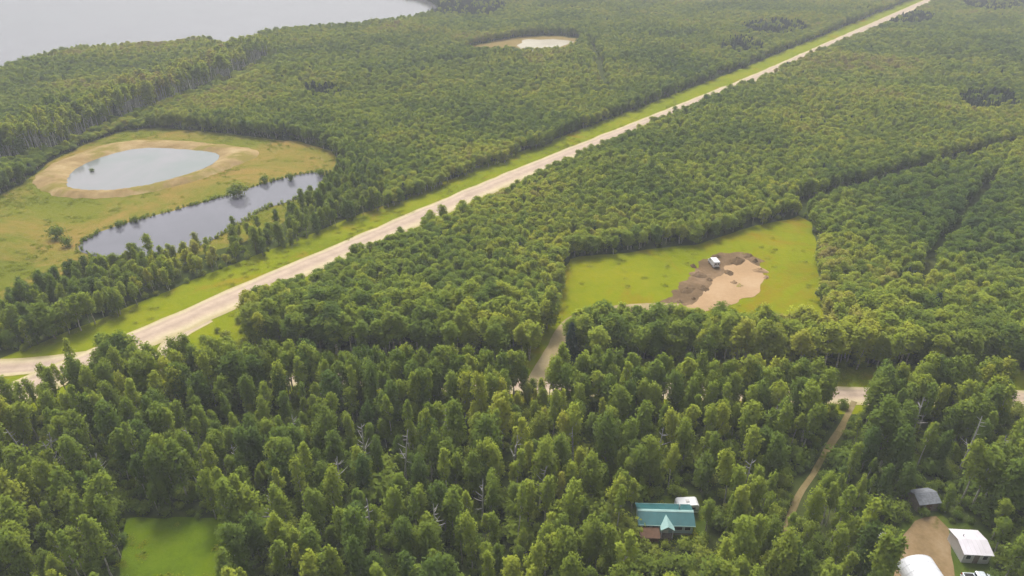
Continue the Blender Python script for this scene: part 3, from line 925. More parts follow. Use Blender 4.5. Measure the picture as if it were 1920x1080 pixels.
# ------------------------------------------------------------------ the rest of the forest: one mass
def scatter(name, label, cat, sets):
    """points -> instances by geometry nodes; sets = [(mesh, x, y, z, rot, scale xyz)]"""
    P, I, Ro, S = [], [], [], []
    for k, (mesh, x, y, z, rot, s) in enumerate(sets):
        P.append(np.stack([x, y, z], 1)); I.append(np.full(len(x), k)); Ro.append(rot); S.append(s)
    P = np.concatenate(P); I = np.concatenate(I).astype(np.int32); Ro = np.concatenate(Ro).astype(np.float32); S = np.concatenate(S).astype(np.float32)
    me = bpy.data.meshes.new(name)
    me.vertices.add(len(P)); me.vertices.foreach_set('co', P.astype(np.float32).ravel())
    me.attributes.new('proto', 'INT', 'POINT').data.foreach_set('value', I)
    me.attributes.new('turn', 'FLOAT_VECTOR', 'POINT').data.foreach_set('vector', Ro.ravel())
    me.attributes.new('size', 'FLOAT_VECTOR', 'POINT').data.foreach_set('vector', S.ravel())
    o = link(name, me)
    nt = bpy.data.node_groups.new(name, 'GeometryNodeTree')
    nt.interface.new_socket('Geometry', in_out='INPUT', socket_type='NodeSocketGeometry')
    nt.interface.new_socket('Geometry', in_out='OUTPUT', socket_type='NodeSocketGeometry')
    gi = nt.nodes.new('NodeGroupInput'); go = nt.nodes.new('NodeGroupOutput')
    jn = nt.nodes.new('GeometryNodeJoinGeometry')
    def attr(n, t):
        a = nt.nodes.new('GeometryNodeInputNamedAttribute'); a.data_type = t; a.inputs['Name'].default_value = n
        return a.outputs['Attribute']
    ap, at, asz = attr('proto', 'INT'), attr('turn', 'FLOAT_VECTOR'), attr('size', 'FLOAT_VECTOR')
    for k, st in enumerate(sets):
        po = bpy.data.objects.new(name + '_form', st[0])       # shape source, not part of the scene
        oi = nt.nodes.new('GeometryNodeObjectInfo'); oi.inputs['Object'].default_value = po
        oi.inputs['As Instance'].default_value = True
        cmp_ = nt.nodes.new('FunctionNodeCompare'); cmp_.data_type = 'INT'; cmp_.operation = 'EQUAL'
        nt.links.new(ap, [s for s in cmp_.inputs if s.name == 'A' and s.type == 'INT'][0])
        [s for s in cmp_.inputs if s.name == 'B' and s.type == 'INT'][0].default_value = k
        ip = nt.nodes.new('GeometryNodeInstanceOnPoints')
        nt.links.new(gi.outputs[0], ip.inputs['Points'])
        nt.links.new(cmp_.outputs[0], ip.inputs['Selection'])
        nt.links.new(oi.outputs['Geometry'], ip.inputs['Instance'])
        nt.links.new(at, ip.inputs['Rotation']); nt.links.new(asz, ip.inputs['Scale'])
        nt.links.new(ip.outputs[0], jn.inputs[0])
    nt.links.new(jn.outputs[0], go.inputs[0])
    mod = o.modifiers.new('scatter', 'NODES'); mod.node_group = nt
    return tag(o, label, cat, kind='stuff')

def sets_for(k, idx, hfun=None, w=(.85, 1.25)):
    out = []
    pr = KIND[k]
    pick = g.integers(0, len(pr), len(idx))
    for j, (tm, cm, jm, h0) in enumerate(pr):
        q = idx[pick == j]
        if not len(q): continue
        hh = Hh[q] if hfun is None else hfun(len(q))
        sz = hh / h0
        ww = np.maximum(sz, .70) * (w[0] + (w[1] - w[0]) * g.random(len(q))) * np.where(Y[q] > 395, 1.6, np.where(Y[q] > 133, np.where(Lb[q], .95, 1.34), .85))
        rot = np.stack([g.normal(size=len(q)) * .03, g.normal(size=len(q)) * .03, g.random(len(q)) * 6.28], 1)
        out.append((jm, X[q], Y[q], np.zeros(len(q)), rot, np.stack([ww, ww, sz], 1)))
    return out
S_ = []
for k in ('aspen', 'poplar', 'birch', 'lakestem', 'spruce'):
    S_ += sets_for(k, np.where((kind == k) & ~single)[0])
S_ += sets_for('willow', np.where((kind == 'willow') & ~single)[0], lambda n: 2.6 + 1.8 * g.random(n))
scatter('forest', 'dense green aspen forest covering the land on both sides of the gravel road', 'forest', S_)

# undergrowth on the forest floor and along every edge
ux, uy = [], []
for sp_, y0, y1, sd in ((2.2, 66, 150, 31), (4.2, 150, 420, 32)):
    a, b = spots(sp_, y0, y1, sd); ux.append(a); uy.append(b)
ux, uy = np.concatenate(ux), np.concatenate(uy)
fr = free(ux, uy, 1.5)
ux, uy = ux[fr], uy[fr]
def loose(k, x, y, lo, hi, wide=1.0):
    out = []
    pr = KIND[k]; pick = g.integers(0, len(pr), len(x))
    for j, (tm, cm, jm, h0) in enumerate(pr):
        q = np.where(pick == j)[0]
        if not len(q): continue
        sz = (lo + (hi - lo) * g.random(len(q))) / h0
        rot = np.stack([np.zeros(len(q)), np.zeros(len(q)), g.random(len(q)) * 6.28], 1)
        out.append((jm, x[q], y[q], np.zeros(len(q)), rot, np.stack([sz * wide, sz * wide, sz], 1)))
    return out
scatter('undergrowth', 'low leafy undergrowth filling the gaps beneath the trees', 'undergrowth', loose('willow', ux, uy, .7, 2.3))

# rough grass and weeds standing on the open ground
wx, wy = spots(1.5, 66, 400, 41)
s_ = side_of_main(wx, wy)
open_ = inside(wx, wy, FIELD) | inside(wx, wy, CLEAR) | inside(wx, wy, GLADE) | inside(wx, wy, HOMEYARD)
open_ |= ((s_ > -19) & (s_ < -6.5)) | ((s_ > 6.3) & (s_ < 10.5))
open_ |= (dist_line(wx, wy, [(a, b + 6.5) for a, b in SIDE]) < 6)
bad = inside(wx, wy, BERM) | inside(wx, wy, POND) | inside(wx, wy, SOIL) | inside(wx, wy, LAKE) | (np.abs(s_) < 6.2)
for L, w_ in ((SIDE, 4.2), (SPUR, 3.4), (WEST, 4.8), (DRIVE, 2.8), (LANE, 2.0)):
    bad |= dist_line(wx, wy, L) < w_
open_ &= ~bad
dens = vnoise(wx, wy, 9, 91) * .6 + vnoise(wx, wy, 30, 92) * .6
open_ &= g.random(wx.shape) < np.clip((dens - .45) * .9, .02, .4) * np.where(inside(wx, wy, CLEAR), .2, np.where(inside(wx, wy, FIELD), 1.5, 1.0)) * np.where(inside(wx, wy, GLADE), 2.0, 1.0)
wx, wy = wx[open_], wy[open_]
def tuft(seed):
    v, f, n = leaves(seed, [((0, 0, .10), (.6, .6, .16)), ((.4, .2, .08), (.5, .5, .14)), ((-.35, .3, .08), (.5, .5, .12))], 60, .13, (0, 0, -3), .0)
    return [((v, f, unit(n * .4 + np.array([0, 0, 1.0]))), 0)]
TUFT = [plant_mesh('tuft', tuft(60 + k), [M['weed_leaf']]) for k in range(3)]
pk = g.integers(0, 3, len(wx)); W_ = []
for j in range(3):
    q = np.where(pk == j)[0]
    sz = .6 + .9 * g.random(len(q))
    W_.append((TUFT[j], wx[q], wy[q], np.full(len(q), .03), np.stack([np.zeros(len(q)), np.zeros(len(q)), g.random(len(q)) * 6.28], 1), np.stack([sz * 1.2, sz * 1.2, sz * .5], 1)))
scatter('meadow_grass', 'rough yellow green grass and weeds on the verges and clearings', 'grass', W_)

# reeds round the long pond
rx, ry = [], []
edge_ = rough_edge(POND, 3, 1.0, 45)
for k in range(len(edge_)):
    (x0, y0), (x1, y1) = edge_[k], edge_[(k + 1) % len(edge_)]
    for t in (0.1, .35, .6, .85):
        for n in range(2):
            x, y = x0 + (x1 - x0) * t + random.gauss(0, .7), y0 + (y1 - y0) * t + random.gauss(0, .7)
            if random.random() < .25 + 1.1 * float(vnoise(x, y, 9, 95)): rx.append(x); ry.append(y)
rx, ry = np.array(rx), np.array(ry)
def reed(seed):
    v, f, n = leaves(seed, [((0, 0, .45), (.35, .35, .55)), ((.3, .2, .35), (.3, .3, .45))], 60, .14, (0, 0, -1), -.4)
    return plant_mesh('reed', [((v, f, n), 0)], [M['willow_leaf']])
sz = .7 + .7 * g.random(len(rx))
scatter('pond_reeds', 'fringe of green reeds round the edge of the long pond', 'reeds',
        [(reed(77), rx, ry, np.full(len(rx), .1), np.stack([sz * 0, sz * 0, g.random(len(rx)) * 6.28], 1), np.stack([sz, sz, sz], 1))])

# ------------------------------------------------------------------ buildings and vehicles
M['teal_roof'] = plain('teal_metal_roof', (0.022, 0.105, 0.112), 0.42, 0.0, .15, .8)
M['light_teal'] = plain('light_teal_trim', (0.27, 0.42, 0.40), 0.5, 0.0, .10, .8)
M['blue_wall'] = plain('pale_blue_siding', (0.30, 0.40, 0.44), 0.6)
M['rust'] = plain('rust_brown_boards', (0.13, 0.055, 0.024), 0.8, 0, .3, 2.5)
M['rust_roof'] = plain('brown_felt_roof', (0.10, 0.050, 0.026), 0.85, 0, .25, 2)
M['white'] = plain('white_paint', (0.60, 0.60, 0.61), 0.35, 0, .05, .7)
M['off_white'] = plain('off_white_panel', (0.45, 0.44, 0.43), 0.5, 0, .08, .7)
M['fabric'] = plain('white_tarpaulin', (0.62, 0.63, 0.66), 0.45, 0, .05, .5)
M['mauve'] = plain('faded_white_roof', (0.58, 0.55, 0.59), 0.5, 0, .10, .6)
M['silver'] = plain('pale_silver_paint', (0.55, 0.60, 0.64), 0.3, .2, .05)
M['grey_roof'] = plain('grey_shingles', (0.17, 0.18, 0.20), 0.85, 0, .25, 2.5)
M['plank'] = plain('weathered_boards', (0.17, 0.14, 0.11), 0.85, 0, .25, 3)
M['green_wall'] = plain('dark_green_boards', (0.03, 0.075, 0.065), 0.7, 0, .2, 2)
M['glass'] = plain('dark_glass', (0.02, 0.025, 0.03), 0.08, 0, .1)
M['rubber'] = plain('tyre_rubber', (0.02, 0.02, 0.02), 0.9)
M['steel'] = plain('galvanised_steel', (0.42, 0.43, 0.44), 0.35, .8)
M['red_lens'] = plain('red_lamp', (0.35, 0.02, 0.02), 0.25)
M['clear_lens'] = plain('clear_lamp', (0.6, 0.6, 0.58), 0.15)

def box(bm, x0, x1, y0, y1, z0, z1):
    v = [bm.verts.new(p) for p in ((x0, y0, z0), (x1, y0, z0), (x1, y1, z0), (x0, y1, z0), (x0, y0, z1), (x1, y0, z1), (x1, y1, z1), (x0, y1, z1))]
    for f in ((3, 2, 1, 0), (4, 5, 6, 7), (0, 1, 5, 4), (1, 2, 6, 5), (2, 3, 7, 6), (3, 0, 4, 7)):
        bm.faces.new([v[k] for k in f])

def prism(bm, prof, a0, a1, axis='y'):
    """a closed profile (u, z) drawn out along y (u = x) or along x (u = y)"""
    def P(u, a, z): return (u, a, z) if axis == 'y' else (a, u, z)
    lo = [bm.verts.new(P(u, a0, z)) for u, z in prof]; hi = [bm.verts.new(P(u, a1, z)) for u, z in prof]
    n = len(prof)
    bm.faces.new(lo); bm.faces.new(hi[::-1])
    for k in range(n):
        bm.faces.new([lo[k], hi[k], hi[(k + 1) % n], lo[(k + 1) % n]])

def part(name, m, parent, fn, bevel=0.0, smooth=False, label=None):
    bm = bmesh.new(); fn(bm)
    bmesh.ops.recalc_face_normals(bm, faces=bm.faces)
    if bevel:
        bmesh.ops.bevel(bm, geom=bm.edges[:], offset=bevel, segments=2, affect='EDGES', profile=.6)
    me = bpy.data.meshes.new(name); bm.to_mesh(me); bm.free()
    if smooth:
        for p in me.polygons: p.use_smooth = True
    o = link(name, me, m, parent)
    if label: o['label'] = label
    return o

def gable(bm, hx, hy, z0, rise, over, th):
    """two roof slopes, ridge along x, eaves overhanging"""
    s = rise / hy
    prof = [(-hy - over, z0 - s * over), (0, z0 + rise), (hy + over, z0 - s * over), (hy + over, z0 - s * over + th), (0, z0 + rise + th), (-hy - over, z0 - s * over + th)]
    prism(bm, prof, -hx - over, hx + over, 'x')

def seams(bm, hx, hy, z0, rise, over, th, pitch):
    s = rise / hy
    n = int((2 * hx + 2 * over) / pitch)
    for k in range(1, n):
        x = -hx - over + k * pitch
        for sg in (-1, 1):
            e = hy + over
            pts = [(x, sg * e, z0 - s * over + th), (x + .04, sg * e, z0 - s * over + th), (x + .04, 0, z0 + rise + th), (x, 0, z0 + rise + th)]
            v = [bm.verts.new(p) for p in pts] + [bm.verts.new((p[0], p[1], p[2] + .04)) for p in pts]
            for f in ((4, 5, 6, 7), (0, 1, 5, 4), (1, 2, 6, 5), (3, 0, 4, 7)):
                bm.faces.new([v[k2] for k2 in f])

def window(parent, x, z, w, h, y, face=-1, mf=None):
    """a framed window on a wall that faces -y or +y"""
    f = part('window', mf or M['white'], parent, lambda bm: [box(bm, x - w / 2 - .06, x + w / 2 + .06, y + (-.06 if face < 0 else 0), y + (0 if face < 0 else .06), z - .06, z),
             box(bm, x - w / 2 - .06, x + w / 2 + .06, y + (-.06 if face < 0 else 0), y + (0 if face < 0 else .06), z + h, z + h + .06),
             box(bm, x - w / 2 - .06, x - w / 2, y + (-.06 if face < 0 else 0), y + (0 if face < 0 else .06), z, z + h),
             box(bm, x + w / 2, x + w / 2 + .06, y + (-.06 if face < 0 else 0), y + (0 if face < 0 else .06), z, z + h)])
    part('pane', M['glass'], f, lambda bm: box(bm, x - w / 2, x + w / 2, y + face * .03, y + face * .004, z, z + h))
    return f

def wheel(parent, x, y, r, w):
    t = part('wheel', M['rubber'], parent, lambda bm: bmesh.ops.create_cone(bm, cap_ends=True, segments=18, radius1=r, radius2=r, depth=w,
             matrix=Matrix.Translation((x, y, r)) @ Matrix.Rotation(math.pi / 2, 4, 'X')), .03)
    part('rim', M['steel'], t, lambda bm: bmesh.ops.create_cone(bm, cap_ends=True, segments=14, radius1=r * .58, radius2=r * .58, depth=w + .03,
         matrix=Matrix.Translation((x, y, r)) @ Matrix.Rotation(math.pi / 2, 4, 'X')))
    return t

# --- teal mobile home
hx, hy = 4.75, 2.25
c = G(1248, 1003)
home = empty('mobile_home', (c[0], c[1] + hy, 0), R(-2))
tag(home, 'pale blue mobile home with dark teal metal roof among the trees', 'house')
part('skirting', M['plank'], home, lambda bm: box(bm, -hx + .08, hx - .08, -hy + .08, hy - .08, 0, .55))
part('wall', M['blue_wall'], home, lambda bm: prism(bm, [(-hy, .55), (hy, .55), (hy, 2.75), (0, 3.65), (-hy, 2.75)], -hx, hx, 'x'))
rf = part('roof', M['teal_roof'], home, lambda bm: gable(bm, hx, hy, 2.78, .92, .30, .07))
part('roof_seams', M['teal_roof'], rf, lambda bm: seams(bm, hx, hy, 2.78, .92, .30, .07, .62))
part('ridge_cap', M['light_teal'], rf, lambda bm: prism(bm, [(-.28, 3.69), (0, 3.81), (.28, 3.69), (.28, 3.72), (0, 3.85), (-.28, 3.72)], -hx - .3, hx + .3, 'x'))  # sunlight on the back slope is put into the cap's pale colour
part('fascia', M['light_teal'], rf, lambda bm: [box(bm, -hx - .3, hx + .3, -hy - .36, -hy - .302, 2.52, 2.74), box(bm, -hx - .3, hx + .3, hy + .302, hy + .36, 2.52, 2.74)])  # pale like the cap, painting in the same sunlit roof edge
part('chimney', M['steel'], rf, lambda bm: [bmesh.ops.create_cone(bm, cap_ends=True, segments=10, radius1=.11, radius2=.11, depth=1.0, matrix=Matrix.Translation((2.6, .7, 3.9))),
     bmesh.ops.create_cone(bm, cap_ends=True, segments=10, radius1=.2, radius2=.05, depth=.16, matrix=Matrix.Translation((2.6, .7, 4.48)))])
def porch_roof(bm):
    prism(bm, [(-1.25, 2.55), (0, 3.42), (1.25, 2.55), (1.25, 2.62), (0, 3.50), (-1.25, 2.62)], -hy - 1.35, -.5, 'y')
pr = part('porch_roof', M['light_teal'], home, porch_roof, label='light teal gabled porch roof at the middle of the front')
part('porch_gable', M['blue_wall'], pr, lambda bm: prism(bm, [(-1.0, 2.6), (1.0, 2.6), (0, 3.33)], -hy - 1.15, -hy - 1.08, 'y'))
for x in (-1.0, 1.0):
    part('post', M['white'], home, lambda bm: box(bm, x - .06, x + .06, -hy - 1.18, -hy - 1.06, 0, 2.66))
part('porch_floor', M['plank'], home, lambda bm: box(bm, -1.15, 1.15, -hy - 1.25, -hy - .002, .30, .52))
for k in range(2):
    part('step', M['plank'], home, lambda bm: box(bm, -.5, .5, -hy - 1.55 - .3 * k, -hy - 1.255 - .3 * k, 0, .34 - .17 * k))
dr = part('door', M['white'], home, lambda bm: box(bm, -.45, .45, -hy - .05, -hy - .002, .56, 2.5), .01)
part('handle', M['steel'], dr, lambda bm: box(bm, .3, .38, -hy - .10, -hy - .052, 1.45, 1.5))
for x, w in ((-3.6, 1.2), (-2.0, 1.0), (2.1, 1.5), (3.8, 1.0)):
    window(home, x, 1.35, w, 1.0, -hy)
for x, w in ((-3.0, 1.2), (2.6, 1.2)):
    window(home, x, 1.35, w, 1.0, hy, 1)

# --- rust brown lean-to in front of the home's left end
lt = empty('lean_to', (c[0] - 3.25, c[1] - 1.25, 0), R(-2))
tag(lt, 'small rust brown board lean-to in front of the teal mobile home', 'lean-to')
part('wall', M['rust'], lt, lambda bm: prism(bm, [(-.85, 0), (.85, 0), (.85, 2.25), (-.85, 1.75)], -1.55, 1.55, 'x'))
part('roof', M['rust_roof'], lt, lambda bm: prism(bm, [(-1.05, 1.72), (.95, 2.31), (.95, 2.38), (-1.05, 1.79)], -1.75, 1.75, 'x'))
for k in range(12):
    x = -1.55 + 3.1 * (k + .5) / 12
    part('plank', M['rust'], lt, lambda bm: box(bm, x - .115, x + .115, -.885 - .008 * (k % 2), -.852, .05, 1.72))
d2 = part('door', M['rust_roof'], lt, lambda bm: box(bm, .35, 1.15, -.94, -.897, .06, 1.66))
part('handle', M['steel'], d2, lambda bm: box(bm, .42, .48, -.98, -.942, .85, 1.0))

# --- travel trailer behind the home
cc = G(1286, 958)
tr = empty('camper_trailer', (cc[0], cc[1], 0), R(3))
tag(tr, 'small white camper trailer behind the right end of the teal mobile home', 'camper')
part('body', M['white'], tr, lambda bm: prism(bm, [(-1.95, .55), (1.95, .45), (2.1, 1.0), (2.05, 2.2), (1.75, 2.55), (-1.75, 2.6), (-2.05, 2.3), (-2.1, 1.2)], -1.05, 1.05, 'y') if False else
     prism(bm, [(-1.9, .55), (1.9, .55), (2.1, 1.1), (1.95, 2.3), (1.6, 2.55), (-1.7, 2.55), (-2.0, 2.25), (-2.1, 1.1)], -1.05, 1.05, 'y'), .05)
part('roof_vent', M['off_white'], tr, lambda bm: box(bm, -.3, .3, -.3, .3, 2.552, 2.72), .03)
part('stripe', M['teal_roof'], tr, lambda bm: box(bm, -1.98, 1.98, -1.062, -1.052, 1.15, 1.30))
for x in (-1.2, .9):
    window(tr, x, 1.45, .8, .55, -1.055, -1, M['steel'])
dd = part('door', M['off_white'], tr, lambda bm: box(bm, -.35, .25, -1.085, -1.056, .6, 2.2), .01)
part('handle', M['steel'], dd, lambda bm: box(bm, .12, .2, -1.12, -1.087, 1.3, 1.36))
for y in (-.95, .95): wheel(tr, .1, y, .33, .2)
part('hitch', M['steel'], tr, lambda bm: [box(bm, -3.1, -2.05, -.05, .05, .42, .52), box(bm, -3.05, -2.95, -.04, .04, 0, .42)])

# --- white arched fabric shelter
sc_ = G(1724, 1036, 3.3)
fs = empty('fabric_shelter', (sc_[0] + .1, sc_[1] - 5.3, 0), R(2))
tag(fs, 'big white arched fabric shelter on the dirt yard at the picture bottom', 'shelter')
hw, hh_ = 3.2, 2.9
def arch(r, h, n=18):
    return [(-r * math.cos(math.pi * k / n), h * math.sin(math.pi * k / n) ** .82) for k in range(n + 1)]
def shell(bm):
    o, i = arch(hw, hh_), arch(hw - .06, hh_ - .06)
    prism(bm, o + i[::-1], -5.2, 5.2, 'y')
cv = part('cover', M['fabric'], fs, shell, 0, False)
for k in range(9):
    y = -5.15 + 10.3 * k / 8
    part('hoop', M['fabric'], cv, lambda bm: prism(bm, arch(hw + .035, hh_ + .035) + arch(hw + .002, hh_ + .002)[::-1], y - .05, y + .05, 'y'))
ew = part('end_wall', M['fabric'], fs, lambda bm: prism(bm, arch(hw - .08, hh_ - .08), 5.0, 5.06, 'y'))
fw = part('end_wall', M['fabric'], fs, lambda bm: prism(bm, arch(hw - .08, hh_ - .08), -5.06, -5.0, 'y'))
part('roll_door', M['off_white'], fw, lambda bm: box(bm, -1.5, 1.5, -5.12, -5.065, .05, 2.5))

# --- small cabin with faded white roof, and the pickup parked before it
cb = G(1822, 1014, 2.7)
cab = empty('cabin', (cb[0], cb[1], 0), R(-4))
tag(cab, 'small square cabin with faded white roof right of the white shelter', 'cabin')
part('wall', M['off_white'], cab, lambda bm: prism(bm, [(-2.5, 0), (2.5, 0), (2.5, 2.35), (0, 2.95), (-2.5, 2.35)], -2.2, 2.2, 'x'))
r2 = part('roof', M['mauve'], cab, lambda bm: gable(bm, 2.2, 2.5, 2.38, .62, .3, .07))
part('roof_seams', M['mauve'], r2, lambda bm: seams(bm, 2.2, 2.5, 2.38, .62, .3, .07, .75))
part('vent_pipe', M['steel'], r2, lambda bm: bmesh.ops.create_cone(bm, cap_ends=True, segments=8, radius1=.07, radius2=.07, depth=.7, matrix=Matrix.Translation((-1.1, .8, 3.1))))
d3 = part('door', M['plank'], cab, lambda bm: box(bm, -.45, .45, -2.55, -2.502, .05, 2.05), .01)
part('handle', M['steel'], d3, lambda bm: box(bm, .3, .36, -2.59, -2.552, 1.0, 1.08))
window(cab, -1.4, 1.0, .8, .9, -2.5); window(cab, 1.4, 1.0, .8, .9, -2.5)

def pickup(name, loc, rz, paint, label):
    t = empty(name, loc, rz); tag(t, label, 'pickup')
    part('body', paint, t, lambda bm: prism(bm, [(-2.65, .50), (2.60, .45), (2.70, .70), (2.62, 1.02), (1.35, 1.14), (-2.62, 1.14), (-2.70, .75)], -.95, .95, 'y'), .05)
    cabp = part('cab', paint, t, lambda bm: prism(bm, [(-.85, 1.12), (1.30, 1.12), (.62, 1.72), (.35, 1.80), (-.62, 1.80), (-.80, 1.70)], -.82, .82, 'y'), .05)
    part('windscreen', M['glass'], cabp, lambda bm: prism(bm, [(1.265, 1.18), (.68, 1.70), (.70, 1.72), (1.29, 1.20)], -.72, .72, 'y'))
    part('rear_window', M['glass'], cabp, lambda bm: box(bm, -.86, -.835, -.66, .66, 1.22, 1.66))
    for sy in (-1, 1):
        part('side_window', M['glass'], cabp, lambda bm: prism(bm, [(-.68, 1.22), (.98, 1.22), (.50, 1.66), (-.62, 1.68)], sy * .824, sy * .835, 'y'))
        dp = part('door', paint, t, lambda bm: box(bm, -.70, 1.05, min(sy * .952, sy * .975), max(sy * .952, sy * .975), .56, 1.08), .008)
        part('handle', M['steel'], dp, lambda bm: box(bm, -.58, -.40, min(sy * .977, sy * 1.0), max(sy * .977, sy * 1.0), .95, .99))
        part('headlight', M['clear_lens'], t, lambda bm: box(bm, 2.55, 2.72, sy * .72 - .17, sy * .72 + .17, .76, .95))
        part('tail_light', M['red_lens'], t, lambda bm: box(bm, -2.73, -2.62, sy * .84 - .08, sy * .84 + .08, .75, 1.08))
        part('mirror', M['rubber'], t, lambda bm: box(bm, .88, 1.0, min(sy * .95, sy * 1.15), max(sy * .95, sy * 1.15), 1.14, 1.32))
        for x in (-1.65, 1.70): wheel(t, x, sy * .86, .38, .24)
    part('bed_floor', M['rubber'], t, lambda bm: box(bm, -2.52, -1.0, -.78, .78, 1.142, 1.152))
    part('bumper', M['steel'], t, lambda bm: [box(bm, 2.70, 2.82, -.9, .9, .48, .64), box(bm, -2.84, -2.70, -.9, .9, .50, .64)], .02)
    return t
q = G(1836, 1092)
pickup('pickup_truck', (q[0], q[1], 0), R(-4), M['silver'], 'pale silver pickup truck parked in front of the small cabin')

# --- grey roofed shed under the trees and the little green garden shed
q = G(1733, 930, 2.2)
gs = empty('storage_shed', (q[0], q[1], 0), R(8))
tag(gs, 'weathered board shed with grey shingle roof beneath dark trees', 'shed')
part('wall', M['plank'], gs, lambda bm: prism(bm, [(-1.7, 0), (1.7, 0), (1.7, 2.1), (0, 2.95), (-1.7, 2.1)], -2.0, 2.0, 'x'))
r3 = part('roof', M['grey_roof'], gs, lambda bm: gable(bm, 2.0, 1.7, 2.14, .85, .25, .06))
for sg in (-1, 1):
    for k in range(5):
        y0 = (1.95 - .39 * k); z0 = 2.14 - .5 * .25 + .06 + .5 * .39 * k * 1.0
        part('shingle_course', M['grey_roof'], r3, lambda bm: prism(bm, [(sg * y0, z0 + .005), (sg * (y0 - .40), z0 + .20 + .005), (sg * (y0 - .40), z0 + .20 + .02), (sg * y0, z0 + .035)], -2.24, 2.24, 'x'))
d4 = part('door', M['rust_roof'], gs, lambda bm: box(bm, -.6, .6, -1.75, -1.702, .04, 1.95), .01)
part('handle', M['steel'], d4, lambda bm: box(bm, .42, .48, -1.79, -1.752, .9, 1.05))
q = G(1649, 1020)
gd_ = empty('garden_shed', (q[0], q[1], 0), R(-10))
tag(gd_, 'tiny dark green garden shed with white roof left of the shelter', 'shed')
part('wall', M['green_wall'], gd_, lambda bm: prism(bm, [(-.9, 0), (.9, 0), (.9, 1.75), (-.9, 1.55)], -1.15, 1.15, 'x'))
part('roof', M['off_white'], gd_, lambda bm: prism(bm, [(-1.1, 1.54), (1.1, 1.79), (1.1, 1.85), (-1.1, 1.60)], -1.3, 1.3, 'x'))
d5 = part('door', M['plank'], gd_, lambda bm: box(bm, -.4, .4, -.94, -.902, .04, 1.45))
part('handle', M['steel'], d5, lambda bm: box(bm, .25, .31, -.97, -.942, .7, .8))

# --- white cargo van on the sand pad, heaps of stripped soil round it
q = G(1341, 503)
van = empty('cargo_van', (q[0], q[1] + 2.2, 0), R(97))
tag(van, 'white cargo van parked beside the dirt heaps on the cleared pad', 'van')
part('body', M['white'], van, lambda bm: prism(bm, [(-2.45, .42), (2.35, .42), (2.5, .65), (2.45, 1.05), (1.75, 1.22), (1.15, 2.12), (.85, 2.24), (-2.3, 2.26), (-2.45, 2.1)], -.96, .96, 'y'), .06)
part('windscreen', M['glass'], van, lambda bm: prism(bm, [(1.74, 1.28), (1.24, 2.04), (1.27, 2.06), (1.78, 1.30)], -.8, .8, 'y'))
for sy in (-1, 1):
    part('side_window', M['glass'], van, lambda bm: prism(bm, [(.55, 1.30), (1.55, 1.30), (1.10, 1.95), (.55, 1.95)], sy * .962, sy * .972, 'y'))
    part('headlight', M['clear_lens'], van, lambda bm: box(bm, 2.40, 2.53, sy * .7 - .16, sy * .7 + .16, .72, .95))
    part('tail_light', M['red_lens'], van, lambda bm: box(bm, -2.48, -2.40, sy * .86 - .06, sy * .86 + .06, .9, 1.4))
    for x in (-1.55, 1.55): wheel(van, x, sy * .86, .35, .22)
bd = part('rear_door', M['white'], van, lambda bm: [box(bm, -2.485, -2.455, -.80, -.02, .55, 2.05), box(bm, -2.485, -2.455, .02, .80, .55, 2.05)])
part('rear_window', M['glass'], bd, lambda bm: [box(bm, -2.495, -2.488, -.68, -.14, 1.35, 1.85), box(bm, -2.495, -2.488, .14, .68, 1.35, 1.85)])
part('bumper', M['rubber'], van, lambda bm: [box(bm, -2.6, -2.46, -.9, .9, .40, .55), box(bm, 2.48, 2.6, -.88, .88, .40, .58)], .02)

def mound(name, px, py, rx, ry, h, m, label, seed):
    x, y = G(px, py)
    g2 = np.random.default_rng(seed)
    n, k = 26, 7
    V = [(0, 0, h)]; F = []
    for i in range(1, k + 1):
        t = i / k
        for j in range(n):
            a = 2 * math.pi * j / n
            jag = 1 + .22 * (float(vnoise(math.cos(a) * 5, math.sin(a) * 5, 1.7, seed)) - .5) * 2
            z = h * (1 - t) ** .8 * (1 + g2.normal() * .14) if i < k else -.05
            V.append((math.cos(a) * rx * t * jag + g2.normal() * .06, math.sin(a) * ry * t * jag + g2.normal() * .06, z))
    for j in range(n): F.append((0, 1 + j, 1 + (j + 1) % n))
    for i in range(k - 1):
        for j in range(n):
            a, b = 1 + i * n + j, 1 + i * n + (j + 1) % n
            F.append((a, a + n, b + n, b))
    me = bpy.data.meshes.new(name); me.from_pydata(V, [], F); me.update()
    for p in me.polygons: p.use_smooth = True
    o = link(name, me, m); o.location = (x, y, .08); o.rotation_euler = (0, 0, seed)
    return tag(o, label, 'dirt heap', 'dirt heaps on the cleared pad')
mound('dirt_heap', 1382, 490, 3.2, 2.2, 1.5, M['soil'], 'dirt heap just right of the white cargo van', 1)
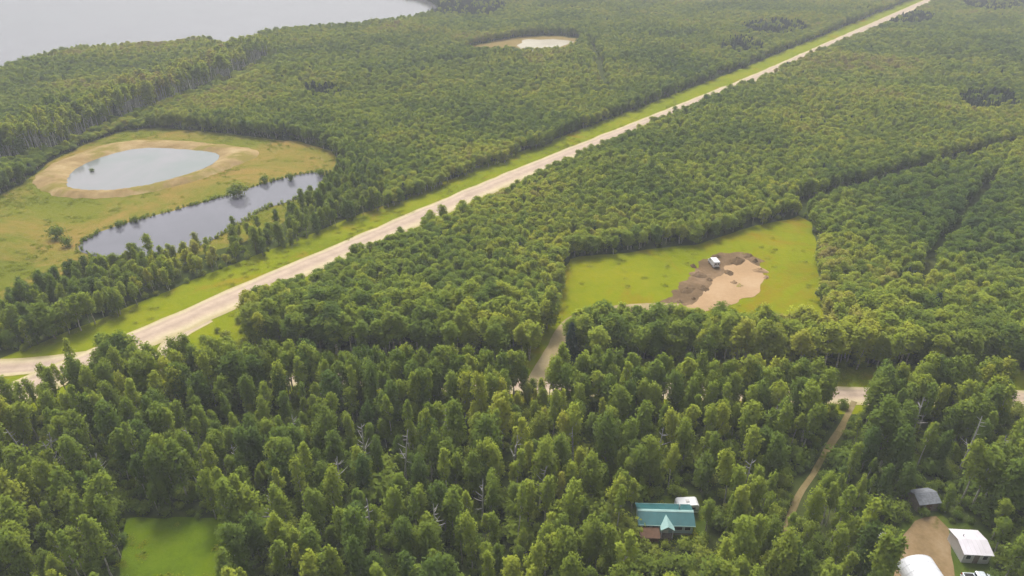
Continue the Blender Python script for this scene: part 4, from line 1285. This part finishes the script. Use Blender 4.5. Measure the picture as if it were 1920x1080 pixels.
mound('dirt_heap', 1366, 512, 1.8, 1.4, .8, M['soil'], 'small dirt heap in front of the cargo van on the right', 2)
mound('dirt_heap', 1310, 516, 3.0, 2.0, 1.1, M['soil'], 'dark dirt heap left of the white cargo van', 3)
mound('dirt_heap', 1288, 544, 2.6, 1.9, .9, M['soil'], 'dark dirt heap at the left rim of the pad', 4)
mound('dirt_heap', 1318, 540, 2.2, 1.6, .8, M['soil'], 'dark dirt heap between the left rim and the pale sand', 5)
mound('dirt_heap', 1424, 508, 2.4, 1.5, .9, M['pad'], 'pale sand heap at the right rim of the pad', 6)
mound('dirt_heap', 1402, 480, 2.0, 1.3, .8, M['soil'], 'low dirt heap at the far rim of the pad', 7)

LUMPS = ((1300, 560, 'near the driveway end of the pad'), (1275, 566, 'beside the driveway end of the pad'), (1345, 482, 'just behind the cargo van'), (1436, 520, 'at the right tip of the pad'),
         (1330, 525, 'between the dark heaps left of the van'), (1375, 530, 'in the middle of the pale sand'), (1416, 490, 'at the far right rim of the pad'), (1300, 500, 'at the outer left rim of the dark soil'))
for n, (px, py, w_) in enumerate(LUMPS):
    mound('dirt_heap', px, py, 1.0 + .12 * (n % 4), .8 + .1 * (n % 3), .45 + .06 * n, M['soil'] if n not in (3, 5) else M['pad'], f'knee-high lump of dirt {w_}', 20 + n)

# ------------------------------------------------------------------ the air
bm = bmesh.new()
bmesh.ops.create_cube(bm, size=1.0)
for v in bm.verts:
    v.co = Vector((v.co.x * 12100, 4300 + v.co.y * 9500, 51.5 + v.co.z * 105))
me = bpy.data.meshes.new('haze'); bm.to_mesh(me); bm.free()
hm = bpy.data.materials.new('haze'); hm.use_nodes = True
hm.node_tree.nodes.clear()
ho = hm.node_tree.nodes.new('ShaderNodeOutputMaterial')
hv = hm.node_tree.nodes.new('ShaderNodeVolumePrincipled')
hv.inputs['Color'].default_value = (0.86, 0.90, 0.96, 1)
hv.inputs['Density'].default_value = 0.00038
hm.node_tree.links.new(hv.outputs[0], ho.inputs['Volume'])
tag(link('haze', me, hm), 'pale summer haze lying over the whole forest', 'haze', kind='stuff')
